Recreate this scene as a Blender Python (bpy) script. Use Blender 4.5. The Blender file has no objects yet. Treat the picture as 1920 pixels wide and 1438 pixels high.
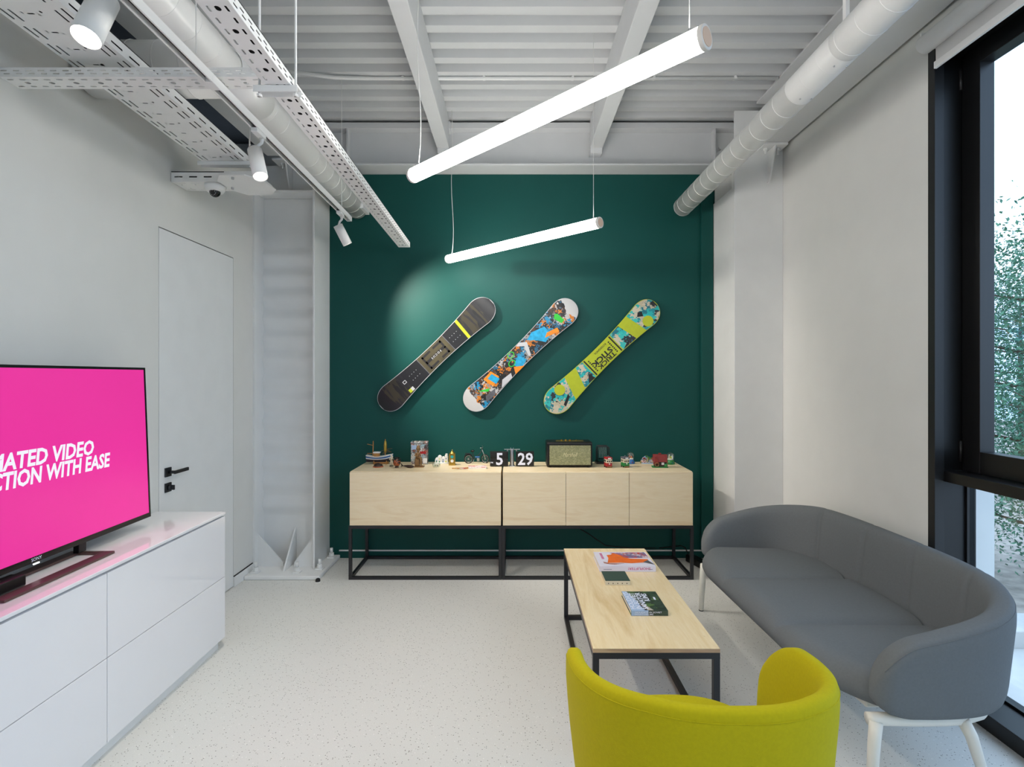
import bpy, math, random
from mathutils import Vector, Matrix
random.seed(7)
C = bpy.context.scene.collection
PI = math.pi
# ------------------------------------------------------------------ camera
F, CX, CY, H = 1000.0, 963.0, 705.0, 1.5      # focal length and vanishing point in pixels of 1920x1438, eye height
cd = bpy.data.cameras.new('camera'); cam = bpy.data.objects.new('camera', cd); C.objects.link(cam)
cd.sensor_fit = 'HORIZONTAL'; cd.sensor_width = 36.0; cd.lens = F / 1920 * 36
cd.shift_x = (960 - CX) / 1920; cd.shift_y = (CY - 719) / 1920
cd.clip_start = 0.05; cd.clip_end = 200
cam.location = (0, 0, H); cam.rotation_euler = (PI / 2, 0, 0)
bpy.context.scene.camera = cam
vs = bpy.context.scene.view_settings
vs.view_transform = 'Standard'; vs.look = 'None'; vs.gamma = 1.0; vs.use_curve_mapping = False
vs.exposure = 0.98
TUBE_L, SKY_L, SPOT_W = 13.0, 1.6, 20.0
# ------------------------------------------------------------------ world: bright hazy sky with thin cloud
w = bpy.data.worlds.new('sky'); bpy.context.scene.world = w; w.use_nodes = True
nt = w.node_tree; nt.nodes.clear()
def N(nt, t, **k):
    n = nt.nodes.new(t)
    for a, b in k.items(): setattr(n, a, b)
    return n
tc = N(nt, 'ShaderNodeTexCoord'); nz = N(nt, 'ShaderNodeTexNoise'); rp = N(nt, 'ShaderNodeValToRGB')
mp = N(nt, 'ShaderNodeMapping'); mp.inputs['Scale'].default_value = (1, 1, 3)
nz.inputs['Scale'].default_value = 3.0; nz.inputs['Detail'].default_value = 6
rp.color_ramp.elements[0].position = 0.38; rp.color_ramp.elements[0].color = (0.45, 0.68, 1.0, 1)
rp.color_ramp.elements[1].position = 0.62; rp.color_ramp.elements[1].color = (0.74, 0.86, 1.0, 1)
bgn = N(nt, 'ShaderNodeBackground'); bgn.inputs['Strength'].default_value = SKY_L
out = N(nt, 'ShaderNodeOutputWorld')
nt.links.new(tc.outputs['Generated'], mp.inputs['Vector']); nt.links.new(mp.outputs['Vector'], nz.inputs['Vector'])
nt.links.new(nz.outputs['Fac'], rp.inputs['Fac']); nt.links.new(rp.outputs['Color'], bgn.inputs['Color'])
nt.links.new(bgn.outputs['Background'], out.inputs['Surface'])

# ------------------------------------------------------------------ helpers
def lin(h):
    h = h.lstrip('#'); r = []
    for i in (0, 2, 4):
        v = int(h[i:i + 2], 16) / 255
        r.append(v / 12.92 if v <= 0.04045 else ((v + 0.055) / 1.055) ** 2.4)
    return (r[0], r[1], r[2], 1)
M = {}
def mat(name, col, rough=0.5, metal=0.0, var=0.04, scale=6.0, bump=0.0, bscale=40.0, spec=0.5, emit=0.0, ecol=None, alpha=None):
    m = bpy.data.materials.new(name); m.use_nodes = True; t = m.node_tree
    b = t.nodes['Principled BSDF']; c = lin(col) if isinstance(col, str) else col
    b.inputs['Roughness'].default_value = rough; b.inputs['Metallic'].default_value = metal
    b.inputs['Specular IOR Level'].default_value = spec
    co = N(t, 'ShaderNodeTexCoord')
    n = N(t, 'ShaderNodeTexNoise'); n.inputs['Scale'].default_value = scale; n.inputs['Detail'].default_value = 4
    t.links.new(co.outputs['Object'], n.inputs['Vector'])
    r = N(t, 'ShaderNodeValToRGB')
    r.color_ramp.elements[0].position = 0.3; r.color_ramp.elements[1].position = 0.7
    r.color_ramp.elements[0].color = tuple(x * (1 - var) for x in c[:3]) + (1,)
    r.color_ramp.elements[1].color = tuple(min(1, x * (1 + var)) for x in c[:3]) + (1,)
    t.links.new(n.outputs['Fac'], r.inputs['Fac']); t.links.new(r.outputs['Color'], b.inputs['Base Color'])
    if bump:
        n2 = N(t, 'ShaderNodeTexNoise'); n2.inputs['Scale'].default_value = bscale; n2.inputs['Detail'].default_value = 3
        bp = N(t, 'ShaderNodeBump'); bp.inputs['Strength'].default_value = bump; bp.inputs['Distance'].default_value = 0.002
        t.links.new(co.outputs['Object'], n2.inputs['Vector']); t.links.new(n2.outputs['Fac'], bp.inputs['Height'])
        t.links.new(bp.outputs['Normal'], b.inputs['Normal'])
    if emit:
        b.inputs['Emission Color'].default_value = lin(ecol or col); b.inputs['Emission Strength'].default_value = emit
    M[name] = m
    return m
def ramp(t, pairs, interp='CONSTANT'):
    r = N(t, 'ShaderNodeValToRGB'); cr = r.color_ramp; cr.interpolation = interp
    while len(cr.elements) < len(pairs): cr.elements.new(0.5)
    for e, (p, c) in zip(cr.elements, pairs): e.position = p; e.color = lin(c)
    return r

class MB:
    """collects shapes and links them as one mesh object"""
    def __init__(s, off=(0, 0, 0)):
        s.v = []; s.f = []; s.o = Vector(off)
    def add(s, vs, fs):
        b = len(s.v); s.v += [tuple(Vector(p) - s.o) for p in vs]; s.f += [tuple(b + i for i in f) for f in fs]; return s
    def box(s, x0, x1, y0, y1, z0, z1):
        return s.add([(x0, y0, z0), (x1, y0, z0), (x1, y1, z0), (x0, y1, z0), (x0, y0, z1), (x1, y0, z1), (x1, y1, z1), (x0, y1, z1)],
                     [(0, 3, 2, 1), (4, 5, 6, 7), (0, 1, 5, 4), (1, 2, 6, 5), (2, 3, 7, 6), (3, 0, 4, 7)])
    def obox(s, c, u, v, n, a, b, d):
        """oriented box: centre c, unit axes u v n, half sizes a b d"""
        c = Vector(c); u = Vector(u).normalized() * a; v = Vector(v).normalized() * b; n = Vector(n).normalized() * d
        P = [c + i * u + j * v + k * n for k in (-1, 1) for (i, j) in ((-1, -1), (1, -1), (1, 1), (-1, 1))]
        return s.add(P, [(0, 3, 2, 1), (4, 5, 6, 7), (0, 1, 5, 4), (1, 2, 6, 5), (2, 3, 7, 6), (3, 0, 4, 7)])
    def cyl(s, p0, p1, r0, r1=None, n=16, cap=True):
        r1 = r0 if r1 is None else r1
        p0 = Vector(p0); p1 = Vector(p1); d = (p1 - p0).normalized()
        a = d.orthogonal().normalized(); b = d.cross(a)
        vs = []
        for p, r in ((p0, r0), (p1, r1)):
            for i in range(n):
                t = 2 * PI * i / n; vs.append(p + r * (math.cos(t) * a + math.sin(t) * b))
        fs = [(i, (i + 1) % n, n + (i + 1) % n, n + i) for i in range(n)]
        if cap: fs += [tuple(range(n - 1, -1, -1)), tuple(range(n, 2 * n))]
        return s.add(vs, fs)
    def tube(s, pts, r, n=8, closed=False):
        pts = [Vector(p) for p in pts]; k = len(pts); vs = []; a = None
        for i, p in enumerate(pts):
            q0 = pts[i - 1] if (i or closed) else p; q1 = pts[(i + 1) % k] if (i < k - 1 or closed) else p
            d = (q1 - q0).normalized()
            if a is None: a = d.orthogonal().normalized()
            a = (a - d * a.dot(d)).normalized(); b = d.cross(a)
            rr = r[i] if isinstance(r, (list, tuple)) else r
            for j in range(n):
                t = 2 * PI * j / n; vs.append(p + rr * (math.cos(t) * a + math.sin(t) * b))
        fs = []
        for i in range(k if closed else k - 1):
            for j in range(n):
                fs.append((i * n + j, i * n + (j + 1) % n, ((i + 1) % k) * n + (j + 1) % n, ((i + 1) % k) * n + j))
        if not closed: fs += [tuple(range(n - 1, -1, -1)), tuple(range((k - 1) * n, k * n))]
        return s.add(vs, fs)
    def lathe(s, prof, c=(0, 0, 0), n=20, ax=(0, 0, 1), sq=(1, 1)):
        """prof: (radius, height) pairs around axis ax through c"""
        c = Vector(c); d = Vector(ax).normalized()
        a = Vector((1, 0, 0)) if abs(d.z) > 0.9 else d.orthogonal().normalized(); b = d.cross(a); vs = []
        for r, h in prof:
            for i in range(n):
                t = 2 * PI * i / n; vs.append(c + h * d + r * (sq[0] * math.cos(t) * a + sq[1] * math.sin(t) * b))
        fs = []
        for k in range(len(prof) - 1):
            for i in range(n): fs.append((k * n + i, k * n + (i + 1) % n, (k + 1) * n + (i + 1) % n, (k + 1) * n + i))
        fs += [tuple(range(n - 1, -1, -1)), tuple(range((len(prof) - 1) * n, len(prof) * n))]
        return s.add(vs, fs)
    def ball(s, c, r, n=14, sc=(1, 1, 1), z0=-1.0):
        c = Vector(c); k = 9; prof = []
        for i in range(k + 1):
            t = -PI / 2 + PI * i / k; prof.append((math.cos(t), max(z0, math.sin(t))))
        vs = []
        for rr, h in prof:
            for i in range(n):
                t = 2 * PI * i / n; vs.append(c + Vector((r * sc[0] * rr * math.cos(t), r * sc[1] * rr * math.sin(t), r * sc[2] * h)))
        fs = [(q * n + i, q * n + (i + 1) % n, (q + 1) * n + (i + 1) % n, (q + 1) * n + i) for q in range(k) for i in range(n)]
        fs += [tuple(range(n - 1, -1, -1)), tuple(range(k * n, k * n + n))]
        return s.add(vs, fs)
    def prism(s, poly, O, u, v, d):
        """flat polygon (a,b) in plane O,u,v extruded by vector d"""
        O = Vector(O); u = Vector(u); v = Vector(v); d = Vector(d); n = len(poly)
        P = [O + a * u + b * v for a, b in poly]
        return s.add(P + [p + d for p in P], [tuple(range(n - 1, -1, -1)), tuple(range(n, 2 * n))] + [(i, (i + 1) % n, n + (i + 1) % n, n + i) for i in range(n)])
    def text(s, st, O, u, v, size, bold=0.0, shear=0.0, align='CENTER', sx=1.0):
        vs, fs = text_geo(st, bold, shear, align); O = Vector(O); u = Vector(u); v = Vector(v)
        return s.add([O + size * (sx * x * u + y * v) for x, y in vs], fs)
    def build(s, name, m, parent=None, smooth=False, bevel=0.0, seg=2, auto=None, solid=0.0, kind=None, label=None):
        me = bpy.data.meshes.new(name); me.from_pydata(s.v, [], s.f); me.update()
        me.materials.append(M[m] if isinstance(m, str) else m)
        o = bpy.data.objects.new(name, me); C.objects.link(o)
        if smooth or auto:
            for p in me.polygons: p.use_smooth = True
            if auto:
                me.set_sharp_from_angle(angle=math.radians(auto))
        if solid:
            q = o.modifiers.new('thickness', 'SOLIDIFY'); q.thickness = solid; q.offset = 0
        if bevel:
            q = o.modifiers.new('edge', 'BEVEL'); q.width = bevel; q.segments = seg; q.limit_method = 'ANGLE'; q.angle_limit = math.radians(40)
        if parent is not None: o.parent = parent
        if kind: o['kind'] = kind
        if label: o['label'] = label
        return o
_tc = {}
def text_geo(st, bold, shear, align):
    k = (st, bold, shear, align)
    if k in _tc: return _tc[k]
    cu = bpy.data.curves.new('t', 'FONT'); cu.body = st; cu.size = 1.0; cu.offset = bold; cu.shear = shear; cu.align_x = align; cu.resolution_u = 2
    o = bpy.data.objects.new('t', cu); C.objects.link(o)
    dg = bpy.context.evaluated_depsgraph_get()
    me = bpy.data.meshes.new_from_object(o.evaluated_get(dg))
    vs = [(p.co.x, p.co.y) for p in me.vertices]; fs = [tuple(p.vertices) for p in me.polygons]
    bpy.data.objects.remove(o); bpy.data.curves.remove(cu); bpy.data.meshes.remove(me)
    _tc[k] = (vs, fs); return _tc[k]
def tag(o, label, cat, group=None):
    o['label'] = label; o['category'] = cat
    if group: o['group'] = group
    return o
def thing(name, label, cat, loc=(0, 0, 0), rz=0.0, group=None):
    o = bpy.data.objects.new(name, None); C.objects.link(o); o.location = loc; o.rotation_euler = (0, 0, rz)
    o.empty_display_size = 0.1
    return tag(o, label, cat, group)
def W(root): return MB(root.location)          # collector fed with world coordinates, parts of root
def struct(o): o['kind'] = 'structure'; return o
def copy_tree(o, parent=None):
    c = o.copy(); C.objects.link(c); c.parent = parent
    for ch in list(o.children): copy_tree(ch, c)
    return c
def at(px, py, Y): return Vector(((px - CX) / F * Y, Y, H - (py - CY) / F * Y))
def on_z(px, py, z):
    Y = (H - z) * F / (py - CY); return Vector(((px - CX) / F * Y, Y, z))

# ------------------------------------------------------------------ materials
mat('white_wall', '#e0e0dc', 0.6, var=0.015, bump=0.05, bscale=180)
mat('white_paint', '#e8e9e8', 0.45, var=0.02)
mat('white_duct', '#ececea', 0.28, var=0.02)
mat('ceiling_paint', '#cfd1d2', 0.5, var=0.02)
mat('white_metal', '#eeeeec', 0.35, var=0.015)
mat('white_gloss', '#ebebee', 0.04, var=0.005, spec=0.9)
mat('green_wall', '#0d4a45', 0.5, var=0.03, bump=0.04, bscale=160, spec=0.25)
mat('black_metal', '#1d1e22', 0.42, var=0.05)
mat('black_frame', '#08090b', 0.4, var=0.05)
mat('grey_frame', '#17181a', 0.45, var=0.05)
mat('black_plastic', '#0c0c0d', 0.35, var=0.05)
mat('dark_gap', '#1a1a1a', 0.8)  # near-black that stands in for shade in gaps and recesses
mat('grey_fabric', '#717577', 0.9, var=0.04, scale=120, bump=0.25, bscale=900, spec=0.2)
mat('yellow_fabric', '#b8ac0c', 0.85, var=0.04, scale=120, bump=0.25, bscale=900, spec=0.2)
mat('cream_metal', '#e9e6dc', 0.4)
mat('steel', '#b9bbbd', 0.3, metal=1.0)
mat('brown_metal', '#6b5350', 0.35, metal=0.6)
mat('roller_fabric', '#dcdcda', 0.8, var=0.02)
mat('cap_white', '#dedad4', 0.4)
mat('cap_disc', '#d8b9a0', 0.4)
mat('wire', '#d9d9d6', 0.5)
mat('cord_black', '#0a0a0a', 0.5)
mat('tube_glow', '#fffdf8', 0.5, var=0.0, emit=TUBE_L, ecol='#fffbf5')
mat('lens_glow', '#ffffff', 0.4, var=0.0, emit=14.0, ecol='#fff4e2')
mat('lens_dim', '#ffffff', 0.4, var=0.0, emit=5.0, ecol='#fff4e2')
mat('text_white', '#dfe3f2', 0.5, var=0.0)
mat('gold', '#b39648', 0.3, metal=0.9); mat('bronze', '#8a6a45', 0.45, metal=0.5, var=0.2, scale=40)
mat('paper', '#ece8e0', 0.7); mat('cream_paper', '#ddd3ba', 0.7)
mat('wood_mid', '#a9793f', 0.6, var=0.2, scale=30); mat('wood_dark', '#33241c', 0.5, var=0.3, scale=40)
mat('blue', '#2f6aa8', 0.4); mat('sky_blue', '#9fb8d8', 0.4); mat('hull_dark', '#1c1726', 0.4); mat('white_small', '#e6e6e4', 0.5)
mat('red', '#a11f22', 0.4); mat('dark_red', '#7d2420', 0.6, var=0.15, scale=60); mat('green', '#1f7a3a', 0.4, var=0.2, scale=80)
mat('yellow', '#c9d61d', 0.5, var=0.03); mat('orange', '#ee6c17', 0.5, var=0.1, scale=30); mat('pink', '#e0218f', 0.5)
mat('terracotta', '#a85a33', 0.5); mat('black_gloss', '#0b0b0c', 0.2); mat('navy', '#20324f', 0.4)
mat('dark_green_cover', '#30483f', 0.6, var=0.08, scale=80); mat('teal_print', '#27b0b0', 0.5)
mat('olive', '#453f2a', 0.5, var=0.25, scale=14); mat('magenta_text', '#c6297d', 0.5); mat('grey_text', '#9a9ab0', 0.6)
mat('board_edge', '#b9bcc0', 0.4); mat('rubber', '#141414', 0.7)
mat('void_dark', '#343434', 0.9, var=0.1); mat('concrete', '#b9b7b2', 0.9, var=0.15, scale=3); mat('soil', '#a79c90', 0.95, var=0.3, scale=6)  # first colour paints the shade in the void above the left wall
mat('bark', '#5a4a3c', 0.9, var=0.2, scale=20)

def mk_floor():
    m = bpy.data.materials.new('speckled_floor'); m.use_nodes = True; t = m.node_tree; b = t.nodes['Principled BSDF']
    co = N(t, 'ShaderNodeTexCoord')
    v = N(t, 'ShaderNodeTexVoronoi'); v.inputs['Scale'].default_value = 120
    t.links.new(co.outputs['Object'], v.inputs['Vector'])
    sep = N(t, 'ShaderNodeSeparateColor'); t.links.new(v.outputs['Color'], sep.inputs['Color'])
    pick = ramp(t, [(0.0, '#000000'), (0.72, '#ffffff')]); t.links.new(sep.outputs[0], pick.inputs['Fac'])
    size = ramp(t, [(0.0, '#ffffff'), (0.26, '#000000')]); t.links.new(v.outputs['Distance'], size.inputs['Fac'])
    mul = N(t, 'ShaderNodeMath', operation='MULTIPLY')
    t.links.new(pick.outputs['Color'], mul.inputs[0]); t.links.new(size.outputs['Color'], mul.inputs[1])
    n = N(t, 'ShaderNodeTexNoise'); n.inputs['Scale'].default_value = 300; n.inputs['Detail'].default_value = 2
    t.links.new(co.outputs['Object'], n.inputs['Vector'])
    base = ramp(t, [(0.3, '#d8d8d4'), (0.7, '#e2e2de')], 'LINEAR'); t.links.new(n.outputs['Fac'], base.inputs['Fac'])
    sc = ramp(t, [(0.0, '#77746f'), (0.5, '#a5a29d'), (0.8, '#f6f5f2')]); t.links.new(sep.outputs[1], sc.inputs['Fac'])
    mx = N(t, 'ShaderNodeMix', data_type='RGBA')
    t.links.new(mul.outputs[0], mx.inputs[0]); t.links.new(base.outputs['Color'], mx.inputs[6]); t.links.new(sc.outputs['Color'], mx.inputs[7])
    t.links.new(mx.outputs[2], b.inputs['Base Color']); b.inputs['Roughness'].default_value = 0.38
    M['speckled_floor'] = m
mk_floor()
def mk_wood(name, c0, c1, c2, axis=0, rough=0.35, knots=True):
    m = bpy.data.materials.new(name); m.use_nodes = True; t = m.node_tree; b = t.nodes['Principled BSDF']
    co = N(t, 'ShaderNodeTexCoord'); mp = N(t, 'ShaderNodeMapping')
    s = [9.0, 9.0, 9.0]; s[axis] = 1.2; mp.inputs['Scale'].default_value = s
    t.links.new(co.outputs['Object'], mp.inputs['Vector'])
    n = N(t, 'ShaderNodeTexNoise'); n.inputs['Scale'].default_value = 1.1; n.inputs['Detail'].default_value = 5; n.inputs['Distortion'].default_value = 1.6
    t.links.new(mp.outputs['Vector'], n.inputs['Vector'])
    r = ramp(t, [(0.3, c0), (0.5, c1), (0.72, c2)], 'LINEAR'); t.links.new(n.outputs['Fac'], r.inputs['Fac'])
    n2 = N(t, 'ShaderNodeTexNoise'); n2.inputs['Scale'].default_value = 14; n2.inputs['Detail'].default_value = 6; n2.inputs['Distortion'].default_value = 0.6
    t.links.new(mp.outputs['Vector'], n2.inputs['Vector'])
    mx = N(t, 'ShaderNodeMix', data_type='RGBA', blend_type='OVERLAY'); mx.inputs[0].default_value = 0.16
    t.links.new(r.outputs['Color'], mx.inputs[6]); t.links.new(n2.outputs['Fac'], mx.inputs[7])
    v = N(t, 'ShaderNodeTexVoronoi'); v.inputs['Scale'].default_value = 3.2; t.links.new(co.outputs['Object'], v.inputs['Vector'])
    k = ramp(t, [(0.0, '#ffffff'), (0.035, '#000000')], 'LINEAR'); t.links.new(v.outputs['Distance'], k.inputs['Fac'])
    m2 = N(t, 'ShaderNodeMix', data_type='RGBA'); t.links.new(k.outputs['Color'], m2.inputs[0])
    t.links.new(mx.outputs[2], m2.inputs[6]); m2.inputs[7].default_value = lin('#a58358')
    t.links.new((m2 if knots else mx).outputs[2], b.inputs['Base Color']); b.inputs['Roughness'].default_value = rough
    M[name] = m
mk_wood('birch', '#e8d4ae', '#eedcba', '#e2c9a0')
mk_wood('birch_table', '#e6cb9c', '#efd9b0', '#dcbd8c', axis=1, rough=0.22)
mk_wood('ply_edge', '#c2a27c', '#a9876a', '#cfb08a', axis=0, knots=False)
def mk_glass(name, tint, k=0.07):
    m = bpy.data.materials.new(name); m.use_nodes = True; t = m.node_tree; t.nodes.clear()
    a = N(t, 'ShaderNodeBsdfTransparent'); a.inputs['Color'].default_value = tint
    g = N(t, 'ShaderNodeBsdfGlossy'); g.inputs['Roughness'].default_value = 0.02
    mx = N(t, 'ShaderNodeMixShader'); mx.inputs[0].default_value = k; o = N(t, 'ShaderNodeOutputMaterial')
    t.links.new(a.outputs[0], mx.inputs[1]); t.links.new(g.outputs[0], mx.inputs[2]); t.links.new(mx.outputs[0], o.inputs['Surface'])
    M[name] = m
mk_glass('window_glass', (0.93, 0.97, 1.0, 1)); mk_glass('clear_glass', (0.94, 0.97, 0.96, 1), 0.16)
def mk_collage(name, scale, cols, sx=1.0, ends=None, dist=0.9, sy=0.0):
    """printed collage: warped cells of flat colours; ends = (colour, start, stop) along local x"""
    m = bpy.data.materials.new(name); m.use_nodes = True; t = m.node_tree; b = t.nodes['Principled BSDF']; b.inputs['Roughness'].default_value = 0.4
    co = N(t, 'ShaderNodeTexCoord'); mp = N(t, 'ShaderNodeMapping'); mp.inputs['Scale'].default_value = (sx, sy, 1)
    t.links.new(co.outputs['Object'], mp.inputs['Vector'])
    n = N(t, 'ShaderNodeTexNoise'); n.inputs['Scale'].default_value = scale * 1.6; n.inputs['Detail'].default_value = 6
    t.links.new(mp.outputs['Vector'], n.inputs['Vector'])
    ad = N(t, 'ShaderNodeMix', data_type='VECTOR'); ad.inputs[0].default_value = 0.12 * dist
    t.links.new(mp.outputs['Vector'], ad.inputs[4]); t.links.new(n.outputs['Color'], ad.inputs[5])
    v = N(t, 'ShaderNodeTexVoronoi'); v.inputs['Scale'].default_value = scale; t.links.new(ad.outputs[1], v.inputs['Vector'])
    sp = N(t, 'ShaderNodeSeparateColor'); t.links.new(v.outputs['Color'], sp.inputs['Color'])
    k = len(cols); r = ramp(t, [(i / k, c) for i, c in enumerate(cols)]); t.links.new(sp.outputs[0], r.inputs['Fac'])
    src = r.outputs['Color']
    if ends:
        sx_ = N(t, 'ShaderNodeSeparateXYZ'); t.links.new(co.outputs['Object'], sx_.inputs[0])
        n3 = N(t, 'ShaderNodeTexNoise'); n3.inputs['Scale'].default_value = 14; t.links.new(co.outputs['Object'], n3.inputs['Vector'])
        ab = N(t, 'ShaderNodeMath', operation='ABSOLUTE'); t.links.new(sx_.outputs[0], ab.inputs[0])
        mm = N(t, 'ShaderNodeMath', operation='MULTIPLY_ADD'); mm.inputs[1].default_value = 0.16
        t.links.new(n3.outputs['Fac'], mm.inputs[0]); t.links.new(ab.outputs[0], mm.inputs[2])
        e = ramp(t, [(0.0, '#000000'), (ends[1], '#ffffff')]); t.links.new(mm.outputs[0], e.inputs['Fac'])
        mx = N(t, 'ShaderNodeMix', data_type='RGBA'); t.links.new(e.outputs['Color'], mx.inputs[0])
        t.links.new(src, mx.inputs[6]); mx.inputs[7].default_value = lin(ends[0]); src = mx.outputs[2]
    t.links.new(src, b.inputs['Base Color']); M[name] = m
mk_collage('print_multi', 30, ['#141414', '#1a86b4', '#181a1c', '#c8761c', '#141414', '#20262c', '#b4b4b4', '#1c1c1c', '#1d5f80', '#4a3020', '#2a2c2e', '#8a8a8a'], ends=('#c2c2c2', 0.60, 1.0))
mk_collage('print_teal', 24, ['#25b2b0', '#c9bfa9', '#1f8f9a', '#2a2a30', '#25b2b0', '#36bdb8', '#bdb299', '#1b6f80'])
mk_collage('print_tin', 60, ['#8a8d92', '#d8d8d4', '#34414f', '#b7543a', '#c9c3b4', '#5d4a3a', '#9cc3cf', '#22262b'])
mk_collage('print_cards', 45, ['#d9c79a', '#b5402f', '#e6e1d6', '#3a5a3c', '#c98b3a', '#d8d2c4'], sy=1.0)
mk_collage('print_mag', 40, ['#cf5a55', '#e9dedd', '#c9474a', '#e3b7b4', '#f0ece8'], sy=1.0)
mk_collage('print_ornament', 70, ['#e8e4da', '#4f8a3c', '#d9c04a', '#3f7fb8', '#c8554a', '#2d4a2e', '#e8b0c0'])
mk_collage('print_forest', 26, ['#26382c', '#2f4a33', '#1f2d26', '#4f6a3c', '#33473a'], sy=1.0)
mk_collage('print_violet', 34, ['#b9a0b4', '#8a5a86', '#d8c8d0', '#c0392b', '#6a6f9a'], sy=1.0)
mk_collage('grille_cloth', 140, ['#8e8f6c', '#97976f', '#868863', '#9d9c78', '#7f815e'], dist=0.1)
mk_collage('dark_streaks', 9, ['#302d24', '#1a1c21', '#222226', '#3a3527', '#15171a'], sx=6.0)
mk_collage('vase_print', 40, ['#1a1512', '#9a4f2a', '#1a1512', '#2a1c16'])

# ================================================================== THE SETTING
WX, WR, WB = -1.995, 2.0, 4.41                # left wall, right wall, back wall
Y0 = -4.0                                     # rear of the room, behind the camera
DECK = 3.53
struct(MB().box(-2.6, 2.0, Y0, WB, -0.12, 0.0).build('floor', 'speckled_floor'))
def deck():
    b = MB(); p = []; y = 2.993 - 0.157 * 46
    while y < WB + 0.1:
        p += [(y - 0.062, DECK), (y, DECK), (y + 0.012, DECK + 0.05), (y + 0.083, DECK + 0.05)]; y += 0.157
    vs = [(x, q[0], q[1]) for x in (-1.92, 2.2) for q in p]; n = len(p)
    b.add(vs, [(i, i + 1, n + i + 1, n + i) for i in range(n - 1)])
    b.box(-2.6, 2.4, Y0 - 0.1, WB + 0.15, DECK + 0.06, DECK + 0.2)
    return b.build('ceiling', 'ceiling_paint')
struct(deck())
struct(MB().box(-2.1, 2.1, WB, WB + 0.14, 0, 3.166).build('wall_back', 'green_wall'))
struct(MB().box(-2.6, 2.32, WB + 0.002, WB + 0.14, 3.168, DECK + 0.06).build('wall_back_upper', 'white_wall'))
struct(MB().box(-2.6, 2.32, Y0 - 0.12, Y0, 0, DECK + 0.06).build('wall_rear', 'white_wall'))
struct(MB().box(-2.75, -2.6, Y0 - 0.12, WB + 0.14, -0.12, DECK + 0.2).build('wall_left_closure', 'void_dark'))  # added closure blocks sky, and its dark colour paints the void's shade
struct(MB().box(-2.6, -1.921, Y0 - 0.1, WB + 0.14, 3.42, DECK + 0.058).build('ceiling_dark_cover', 'void_dark'))  # added dark slab hides the deck, shade of the void put into colour
DY0, DY1, DZ = 3.0, 3.793, 2.336              # flush door in the left wall
b = MB(); g = 0.004
WT = 3.12
b.box(WX - 0.12, WX, Y0, DY0 - g, 0, WT); b.box(WX - 0.12, WX, DY1 + g, WB, 0, WT); b.box(WX - 0.12, WX, DY0 - g, DY1 + g, DZ + g + 0.002, WT)
struct(b.build('wall_left', 'white_wall'))
d = struct(MB().box(WX - 0.05, WX + 0.001, DY0, DY1, 0.006, DZ).build('door_1', 'white_paint', bevel=0.0015))
MB().box(WX - 0.075, WX - 0.055, DY0 - g, DY1 + g, 0, DZ + g).build('door_dark_backing', 'dark_gap', d)  # dark sheet behind the door, shade of its gap painted in
def door_furniture():
    X = WX + 0.001
    hd = MB().box(X, X + 0.009, 3.045, 3.097, 0.921, 0.973).build('handle_plate', 'black_metal', d, bevel=0.001)
    MB().cyl((X + 0.009, 3.071, 0.947), (X + 0.05, 3.071, 0.947), 0.009).build('handle_neck', 'black_metal', hd, smooth=True)
    MB().box(X + 0.042, X + 0.054, 3.06, 3.19, 0.937, 0.957).build('lever', 'black_metal', hd, bevel=0.003)
    lk = MB().box(X, X + 0.009, 3.045, 3.097, 0.833, 0.885).build('lock_plate', 'black_metal', d, bevel=0.001)
    MB().cyl((X + 0.009, 3.071, 0.859), (X + 0.022, 3.071, 0.859), 0.016).build('lock_rose', 'black_metal', lk, smooth=True)
    MB().box(X + 0.022, X + 0.042, 3.066, 3.076, 0.845, 0.873).build('thumb_turn', 'black_metal', lk, bevel=0.002)
door_furniture()
bb = struct(MB().box(WX, WX + 0.012, DY1 + g, 4.07, 0, 0.07).build('baseboard_left', 'white_paint', bevel=0.001))
MB().box(WX, WX + 0.006, DY1 + g, 4.07, 0.07, 0.076).build('shadow_gap', 'dark_gap', bb)
struct(MB().box(WX, WX + 0.012, Y0, DY0 - g, 0, 0.07).build('baseboard_left_front', 'white_paint', bevel=0.001))
WO0, WO1, WH = -2.7, 2.57, 3.08               # window opening; part behind the camera added for more daylight
b = MB()
b.box(WR, WR + 0.317, WO1, WB + 0.14, 0, DECK + 0.06); b.box(WR, WR + 0.317, Y0 - 0.12, WO0, 0, DECK + 0.06)
b.box(WR, WR + 0.317, WO0, WO1, WH, DECK + 0.06); b.box(WR, WR + 0.317, WO0, WO1, -0.12, 0.0)
struct(b.build('wall_right', 'white_wall'))
bb = struct(MB().box(-1.44, 1.64, WB - 0.012, WB, 0, 0.056).build('baseboard_back', 'green_wall'))
MB().box(-1.44, 1.64, WB - 0.013, WB, 0.056, 0.065).build('top_bead', 'white_paint', bb)
struct(MB().box(1.661, 1.999, WB - 0.008, WB - 0.001, 0, 3.16).build('trim_2', 'white_wall'))
struct(MB().box(1.5435, 1.64, WB - 0.03, WB, 0.066, 3.16).build('trim_1', 'green_wall', bevel=0.002))

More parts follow.
